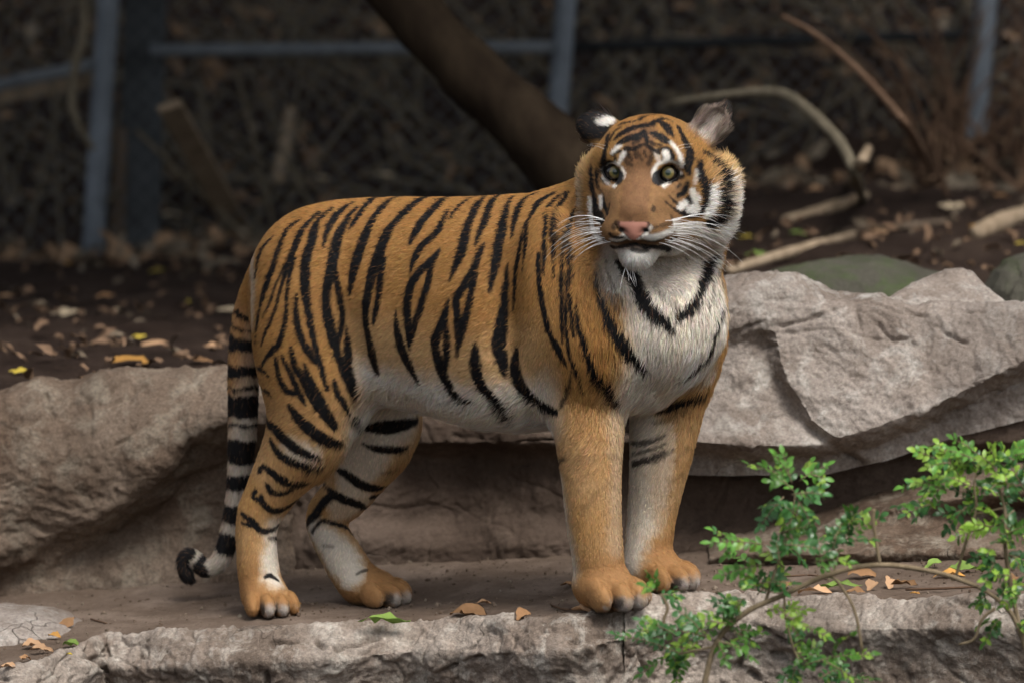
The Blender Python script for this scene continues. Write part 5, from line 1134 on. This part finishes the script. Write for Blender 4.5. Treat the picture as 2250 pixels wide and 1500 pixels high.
SP1 = [(1050,420,820,285,0),(1080,370,1220,290,0),(1040,440,1200,440,1),(1000,450,880,600,1),(1060,450,1150,640,1),(900,700,620,690,0),(1000,700,1230,740,1),(1050,600,1080,480,1),(900,800,680,860,0),(1010,380,900,300,0),(1280,640,1410,540,0),(1300,700,1500,560,1),(1250,730,1300,590,1),
       (950,780,1060,640,0),(1000,820,850,710,1),(1150,790,1330,790,0),(340,950,300,870,0),(350,960,440,970,1),(700,1110,480,1100,0),(600,1180,240,1150,1),(500,1230,260,1370,0),(450,1260,130,1170,1),(700,1150,880,1160,0),(760,1040,640,1000,1),(800,980,690,1030,1),(1000,1080,1220,1180,0),(900,1050,1110,1040,2),
       (420,1270,430,1345,1),(650,1200,830,1290,0),(1090,1300,1000,1400,1),(1100,1330,1450,1270,0),(1300,1400,1460,1400,1),(1050,1260,1180,1280,0),(900,930,800,860,1),(860,960,960,880,1),(1080,560,960,520,1),(560,1180,420,1260,2),(980,640,1110,610,0),(760,1120,620,1060,0),(880,900,1040,900,1),(1180,1400,1300,1340,1)]
ST1 = [[(560,1560,0,.006),(640,1230,0,.005),(790,1060,0,.005),(1000,960,0,.0048),(1250,850,0,.0048),(1500,805,.0,.0048),(1800,845,.02,.0045),(2000,915,.03,.004)],[(900,1010,0,.003),(950,850,0,.003),(1000,700,0,.0025),(1045,540,0,.002),(1060,420,0,.0016)],[(1240,850,0,.003),(1300,920,0,.0028),(1370,1050,0,.0026),(1410,1260,0,.0024)],[(400,1190,0,.003),(375,1100,0,.003),(395,1030,0,.0028),(365,960,0,.0026)],[(1500,805,0,.0032),(1480,680,0,.003),(1465,580,0,.0036),(1468,515,0,.0036)],[(640,1230,0,.0028),(450,1270,0,.002)],[(1000,960,0,.002),(1010,1080,0,.002),(1050,1240,0,.002),(1090,1320,0,.0018)],[(1260,850,0,.002),(1290,720,0,.0016)]]
shrub('leafy_shrub', at(*C8(560, 1560), -1.05) - [0, 0, .15], 'green leafy shrub sprawling in front of the ledge below the front paws', ST1, SP1, 4, -1.05)
SP2 = [(1900,300,1690,215,2),(2000,260,1760,200,0),(2100,300,1960,195,2),(2150,250,2280,220,0),(1900,350,1620,400,0),(1850,480,1600,500,1),(1850,420,1680,375,0),(1950,500,1850,620,1),(2050,400,2260,340,0),(2100,450,2260,480,1),(2000,350,2110,230,0),(2100,600,1900,660,2),(2150,580,2050,530,2),(2150,650,2270,600,0),(2100,720,2000,770,1),
       (2150,750,2270,800,1),(2100,780,2050,900,1),(2060,960,2000,1000,0),(2100,1000,2210,900,1),(2130,1080,2050,1200,0),(2200,1100,2280,1150,1),(2000,450,1900,420,1),(2050,310,1900,255,0),(2120,380,2000,420,1),(2180,400,2100,330,2),(2200,520,2120,600,0),(2200,700,2120,690,1),(2190,860,2100,860,1),(2230,960,2150,1010,0),(1960,560,2010,480,0),(2210,300,2140,200,0),(2250,420,2180,290,1),(1980,400,1800,330,2)]
ST2 = [[(2330,1500,0,.006),(2230,1150,0,.005),(2130,1000,0,.004),(1950,890,0,.0035),(1870,880,0,.003)],[(1890,880,0,.003),(1950,680,0,.0028),(2000,520,0,.0026),(1990,400,0,.002),(2000,330,0,.0018)],[(2100,1030,0,.003),(2030,1090,0,.0028),(1990,1190,0,.0026),(1910,1220,0,.0022)],[(2230,1150,0,.004),(2180,900,0,.004),(2150,700,0,.0035),(2150,520,0,.003),(2110,380,0,.0025)],[(2000,540,0,.002),(2140,510,0,.002)]]
shrub('leafy_shrub', at(*C8(2330, 1500), -.95) - [0, 0, .15], 'dense bright green shrub at the right edge in front of the shelf', ST2, SP2, 6, -.95)
# ---------------------------------------------------------------- tiger: fur
def vert_normals(V, T):
    fn = np.cross(V[T[:, 1]] - V[T[:, 0]], V[T[:, 2]] - V[T[:, 0]])
    N = np.zeros_like(V)
    for k in range(3):
        for a in range(3):
            N[:, a] += np.bincount(T[:, k], fn[:, a], len(V))
    return N / (np.linalg.norm(N, axis=1, keepdims=True) + 1e-12), np.linalg.norm(fn, axis=1) / 2
def fur_fields(P, N):
    """lie direction and length of the hair"""
    hd = (P - HO) @ HM.T
    rh = np.linalg.norm(hd - [-.05, .01, -.03], axis=1)
    q = P - ORI; u = q @ BF; v = q @ BL
    flow = np.tile(-.8 * BF - .55 * UP, (len(P), 1))
    L = np.full(len(P), .0095)
    z = P[:, 2]
    # breast and neck
    wb = sst(.62, .80, u) * sst(.35, .5, z)
    flow = flow + (np.array([-.15, .0, -1.0]) - flow) * wb[:, None]; L = L + (.022 - L) * (wb * sst(.0, .5, N @ BF))
    # legs
    wl = sst(.40, .30, z)
    flow = flow + (np.array([-.15, 0, -1.0]) - flow) * wl[:, None]; L = L + (.008 - L) * wl
    # belly
    wbel = sst(-.25, -.75, N[:, 2]) * sst(.26, .34, z) * sst(.6, .45, z)
    flow = flow + (np.array([-.5, 0, -.9]) - flow) * wbel[:, None]; L = L + (.034 - L) * wbel
    # back of thigh / fold of flank
    bt, s = tail_coord(P)
    wt = sst(.02, .005, bt) * sst(_pyS(630), _pyS(690), s)
    ti = np.clip(np.searchsorted(_tail_s, s) - 1, 0, len(TAILA) - 2)
    td = TAILA[ti + 1, :3] - TAILA[ti, :3]; td /= np.linalg.norm(td, axis=1, keepdims=True)
    flow = flow + (td - flow) * wt[:, None]; L = L + (.011 - L) * wt
    for Lg in LEGS.values():
        d = np.linalg.norm(P - Lg['c'], axis=1); w = sst(.11, .07, d)
        flow = flow + (heading(Lg['deg']) * .9 - UP * .5 - flow) * w[:, None]; L = L + (.006 - L) * w
        m = w > .5
    # head: hair runs back from the nose
    wh = sst(.215, .175, rh)
    rad = hd - np.array([.095, 0, -.085]); rad[:, 0] -= .02
    rad[:, 2] -= .25 * np.abs(rad[:, 1]) * sst(.0, -.06, hd[:, 2])
    rad /= np.linalg.norm(rad, axis=1, keepdims=True) + 1e-9
    flow = flow + (rad @ HM - flow) * wh[:, None]
    Lh = .0032 + .006 * sst(.05, -.05, hd[:, 0])
    wh = wh * (1 - sst(-.105, -.125, hd[:, 1]))
    ruff = sst(.065, .11, np.abs(hd[:, 1] - .014)) * sst(.05, -.02, hd[:, 2]) * sst(.0, -.05, hd[:, 0])
    Lh = Lh + (.040 - Lh) * ruff
    chin = sst(-.135, -.155, hd[:, 2]) * sst(-.02, .03, hd[:, 0])
    Lh = Lh + (.018 - Lh) * chin
    for e in EARS:
        out = _n(e['out']); vv = hd - np.array(e['c']); al = vv @ out
        near = sst(1.3, 1.1, np.linalg.norm(vv, axis=1) / e['s'][0]) * sst(-.03, -.01, al)
        face_ = _n(np.asarray(e['face']) - out * np.dot(e['face'], out)); inn = sst(0, .4, (N @ HM.T) @ face_)
        flow = flow + ((out @ HM) - flow) * near[:, None]
        Lh = Lh + ((.007 + .018 * inn * sst(.035, .0, al)) - Lh) * near
    L = L + (Lh - L) * wh
    return flow, L
def build_fur(V, T, count, parent):
    N, A = vert_normals(V, T)
    cen = V[T].mean(1); hd = (cen - HO) @ HM.T
    rh = np.linalg.norm(hd - [-.03, .01, -.03], axis=1)
    wgt = A * (1 + 1.2 * sst(.22, .17, rh) + 2.2 * sst(.0, .04, hd[:, 0]+.06) * sst(.2, .15, rh))
    far = ((cen - ORI) @ BL > .02) & (cen[:, 2] > .42) & (rh > .25)
    wgt = wgt * np.where(far & ((cen - CAM) @ np.array([0, 1., 0]) * 0 + (N[T[:, 0]] @ _n(CAM - ORI)) < -.35), .45, 1.0)
    rng = np.random.default_rng(11)
    tri = rng.choice(len(T), count, p=wgt / wgt.sum())
    r1 = np.sqrt(rng.random(count)); r2 = rng.random(count)
    w = np.stack([1 - r1, r1 * (1 - r2), r1 * r2], 1)
    P = (V[T[tri]] * w[..., None]).sum(1); Nn = (N[T[tri]] * w[..., None]).sum(1); Nn /= np.linalg.norm(Nn, axis=1, keepdims=True)
    flow, L = fur_fields(P, Nn)
    fl = flow - Nn * (flow * Nn).sum(1, keepdims=True); fl /= np.linalg.norm(fl, axis=1, keepdims=True) + 1e-9
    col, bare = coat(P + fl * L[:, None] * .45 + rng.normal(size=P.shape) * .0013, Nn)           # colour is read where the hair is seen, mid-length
    keep = rng.random(count) > bare * 1.2
    P, Nn, col, flow, L = P[keep], Nn[keep], col[keep], flow[keep], L[keep]; n = len(P)
    # clumps: neighbours lean the same way
    cl = np.stack([noise3(P * 55 + 3), noise3(P * 55 + 31), noise3(P * 55 + 77)], 1)
    t = flow + .38 * cl + rng.normal(size=(n, 3)) * .16
    t -= Nn * (t * Nn).sum(1, keepdims=True); t /= np.linalg.norm(t, axis=1, keepdims=True) + 1e-9
    L = L * rng.uniform(.65, 1.25, n) * (1 + .25 * noise3(P * 30 + 9))
    lift = rng.uniform(.22, .48, n) + .22 * sst(.02, .04, L)
    pts = np.empty((n, 4, 3))
    pts[:, 0] = P - Nn * .0008
    for k, (a, b) in enumerate(((.33, 1.0), (.66, .80), (1.0, .60)), 1):
        pts[:, k] = P + L[:, None] * a * (t * np.sqrt(np.maximum(1 - (lift * b) ** 2, .1))[:, None] + Nn * (lift * b)[:, None])
    lum = col.mean(1)
    dark = lum < .05
    sp_ = dark & (rng.random(n) < .07); col[sp_] = col[sp_] + np.array([.10, .05, .02])
    col = col * rng.uniform(.66, 1.30, (n, 1)) * (1 + .06 * rng.normal(size=(n, 3)))
    # ticking: scattered dark guard hairs in the orange
    tick = (rng.random(n) < .03) & ~dark & (lum < .4); col[tick] *= .35
    hc = bpy.data.hair_curves.new('fur')
    hc.add_curves([4] * n)
    hc.points.foreach_set('position', pts.reshape(-1).astype(np.float32))
    r0 = .00040 * np.clip(L / .010, .6, 1.25)
    rad = (r0[:, None] * np.array([1.0, .9, .62, .10])).reshape(-1)
    at_ = hc.attributes.get('radius') or hc.attributes.new('radius', 'FLOAT', 'POINT')
    at_.data.foreach_set('value', rad.astype(np.float32))
    c4 = np.concatenate([np.clip(col, .003, .9), np.ones((n, 1))], 1).astype(np.float32)
    a1 = hc.attributes.new('hair_colour', 'FLOAT_COLOR', 'CURVE'); a1.data.foreach_set('color', c4.reshape(-1))
    a2 = hc.attributes.new('skin_normal', 'FLOAT_VECTOR', 'CURVE'); a2.data.foreach_set('vector', Nn.astype(np.float32).reshape(-1))
    m = bpy.data.materials.new('tiger_fur'); m.use_nodes = True; nt = m.node_tree; b = nt.nodes['Principled BSDF']
    ac = nt.nodes.new('ShaderNodeAttribute'); ac.attribute_name = 'hair_colour'
    an = nt.nodes.new('ShaderNodeAttribute'); an.attribute_name = 'skin_normal'
    ge = nt.nodes.new('ShaderNodeNewGeometry')
    mx = nt.nodes.new('ShaderNodeMix'); mx.data_type = 'VECTOR'; mx.inputs[0].default_value = .35
    nt.links.new(an.outputs['Vector'], mx.inputs[4]); nt.links.new(ge.outputs['Normal'], mx.inputs[5])
    nm = nt.nodes.new('ShaderNodeVectorMath'); nm.operation = 'NORMALIZE'
    nt.links.new(mx.outputs[1], nm.inputs[0]); nt.links.new(nm.outputs[0], b.inputs['Normal'])
    nt.links.new(ac.outputs['Color'], b.inputs['Base Color'])
    b.inputs['Roughness'].default_value = .48; b.inputs['Specular IOR Level'].default_value = .12
    hc.materials.append(m)
    o = bpy.data.objects.new('fur', hc); scene.collection.objects.link(o); o.parent = parent
    o['kind'] = 'stuff'
    return o
def build_tiger(V, T, hairs):
    N, _ = vert_normals(V, T)
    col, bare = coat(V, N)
    me = bpy.data.meshes.new('tiger')
    me.vertices.add(len(V)); me.vertices.foreach_set('co', V.reshape(-1).astype(np.float32))
    me.loops.add(len(T) * 3); me.loops.foreach_set('vertex_index', T.reshape(-1).astype(np.int32))
    me.polygons.add(len(T)); me.polygons.foreach_set('loop_start', np.arange(0, len(T) * 3, 3, dtype=np.int32)); me.polygons.foreach_set('loop_total', np.full(len(T), 3, np.int32))
    me.polygons.foreach_set('use_smooth', np.ones(len(T), bool)); me.update(); me.validate()
    ca = me.attributes.new('coat', 'FLOAT_COLOR', 'POINT')
    ca.data.foreach_set('color', np.concatenate([col * np.where(bare > .5, 1, .8)[:, None], np.ones((len(V), 1))], 1).astype(np.float32).reshape(-1))
    ba = me.attributes.new('bare', 'FLOAT', 'POINT'); ba.data.foreach_set('value', bare.astype(np.float32))
    m = bpy.data.materials.new('tiger_skin'); m.use_nodes = True; nt = m.node_tree; b = nt.nodes['Principled BSDF']
    a = nt.nodes.new('ShaderNodeAttribute'); a.attribute_name = 'coat'; nt.links.new(a.outputs['Color'], b.inputs['Base Color'])
    a2 = nt.nodes.new('ShaderNodeAttribute'); a2.attribute_name = 'bare'
    mr = nt.nodes.new('ShaderNodeMapRange'); mr.inputs['To Min'].default_value = .9; mr.inputs['To Max'].default_value = .5
    nt.links.new(a2.outputs['Fac'], mr.inputs['Value']); nt.links.new(mr.outputs[0], b.inputs['Roughness'])
    b.inputs['Specular IOR Level'].default_value = .3
    nz = nt.nodes.new('ShaderNodeTexNoise'); nz.inputs['Scale'].default_value = 420; bp = nt.nodes.new('ShaderNodeBump'); bp.inputs['Strength'].default_value = .25; bp.inputs['Distance'].default_value = .002
    nt.links.new(nz.outputs['Fac'], bp.inputs['Height']); nt.links.new(bp.outputs[0], b.inputs['Normal'])
    me.materials.append(m)
    o = bpy.data.objects.new('tiger', me); scene.collection.objects.link(o)
    o['label'] = 'striped orange tiger standing on the rock ledge, head turned to the viewer'; o['category'] = 'tiger'
    # eyes
    em = bpy.data.materials.new('tiger_eye'); em.use_nodes = True; nt = em.node_tree; b = nt.nodes['Principled BSDF']
    tc = nt.nodes.new('ShaderNodeTexCoord'); sp = nt.nodes.new('ShaderNodeSeparateXYZ'); nt.links.new(tc.outputs['Object'], sp.inputs[0])
    cb = nt.nodes.new('ShaderNodeCombineXYZ'); nt.links.new(sp.outputs['Y'], cb.inputs['Y']); nt.links.new(sp.outputs['Z'], cb.inputs['Z'])
    ln = nt.nodes.new('ShaderNodeVectorMath'); ln.operation = 'LENGTH'; nt.links.new(cb.outputs[0], ln.inputs[0])
    dv = nt.nodes.new('ShaderNodeMath'); dv.operation = 'DIVIDE'; dv.inputs[1].default_value = EYE_R; nt.links.new(ln.outputs['Value'], dv.inputs[0])
    rp = nt.nodes.new('ShaderNodeValToRGB'); cr = rp.color_ramp
    cr.elements[0].position = 0; cr.elements[0].color = (.02, .035, .028, 1)
    cr.elements[1].position = 1; cr.elements[1].color = (.02, .016, .014, 1)
    for p, c in ((.22, (.025, .04, .03, 1)), (.27, (.11, .115, .045, 1)), (.42, (.20, .155, .055, 1)), (.54, (.13, .10, .038, 1)), (.60, (.03, .025, .015, 1)), (.66, (.015, .012, .012, 1))):
        e = cr.elements.new(p); e.color = c
    nt.links.new(dv.outputs[0], rp.inputs[0]); nt.links.new(rp.outputs[0], b.inputs['Base Color'])
    b.inputs['Roughness'].default_value = .08; b.inputs['Coat Weight'].default_value = .6; b.inputs['Coat Roughness'].default_value = .03
    bm = bmesh.new(); bmesh.ops.create_uvsphere(bm, u_segments=32, v_segments=20, radius=EYE_R)
    for f_ in bm.faces: f_.smooth = True
    eme = bpy.data.meshes.new('eye'); bm.to_mesh(eme); bm.free(); eme.materials.append(em)
    for e in EYES:
        p = H(*e); eo = bpy.data.objects.new('eye', eme); scene.collection.objects.link(eo); eo.parent = o
        eo.location = p; eo.rotation_euler = Vector(CAM - p).to_track_quat('X', 'Z').to_euler()
    # whiskers: each a tapering bent hair
    wm = bpy.data.materials.new('whisker'); wm.use_nodes = True; wb = wm.node_tree.nodes['Principled BSDF']
    wb.inputs['Base Color'].default_value = (.85, .84, .82, 1); wb.inputs['Roughness'].default_value = .35
    rng = np.random.default_rng(5)
    def whisker(p0, d0, d1, ln, r=.00055):
        n = 9; ts = np.linspace(0, 1, n); pts = []
        p = np.array(p0, float)
        for t_ in ts:
            pts.append(p.copy()); d = _n(np.array(d0) * (1 - t_) + np.array(d1) * t_); p = p + d * ln / (n - 1)
        vs, fs = [], []
        for k, pp in enumerate(pts):
            dd = _n(pts[min(k + 1, n - 1)] - pts[max(k - 1, 0)]); a_ = _n(np.cross(dd, [.3, .9, .2])); b_ = np.cross(dd, a_); rr = r * (1 - .85 * ts[k])
            for j in range(4):
                an_ = j * math.pi / 2; vs.append(pp + (a_ * math.cos(an_) + b_ * math.sin(an_)) * rr)
            if k: fs += [[4*k-4+j, 4*k-4+(j+1)%4, 4*k+(j+1)%4, 4*k+j] for j in range(4)]
        wme = bpy.data.meshes.new('whisker'); wme.from_pydata([H(*q_).tolist() for q_ in vs], [], fs); wme.materials.append(wm)
        wo = bpy.data.objects.new('whisker', wme); scene.collection.objects.link(wo); wo.parent = o
    for s_ in (-1, 1):
        for row in range(5):
            for k in range(5):
                if rng.random() < .12: continue
                f_ = .082 - .013 * k; y_ = s_ * (.040 + .008 * k); z_ = -.090 - .0085 * row
                sp_ = (row - 1.5) * .16
                d0 = (-.10 - .1 * k + rng.normal() * .06, s_ * 1.0, .10 - sp_ * .8 + rng.normal() * .05)
                d1 = (-.45 + rng.normal() * .15, s_ * .75, -.75 - sp_ * .3 + rng.normal() * .15)
                whisker((f_, y_, z_ + MZ), d0, d1, rng.uniform(.05, .10) + .018 * min(k, 3), .0006)
        for k in range(2):
            whisker((-.010 + .006 * k, s_ * (.045 + .012 * k), .036), (.3, s_ * .7, .6), (-.1, s_ * .9, -.1), rng.uniform(.04, .06), .00045)
    for k in range(7):
        whisker((.06 + rng.uniform(-.01, .015), rng.uniform(-.02, .03), -.165), (.35, rng.uniform(-.3, .5), -.9), (.1, rng.uniform(-.2, .6), -1), rng.uniform(.02, .05), .0005)
    build_fur(V, T, hairs, o)
    return o

# ---------------------------------------------------------------- the tiger itself
TV, TT = build_tiger_mesh()
build_tiger(TV, TT, 390000)
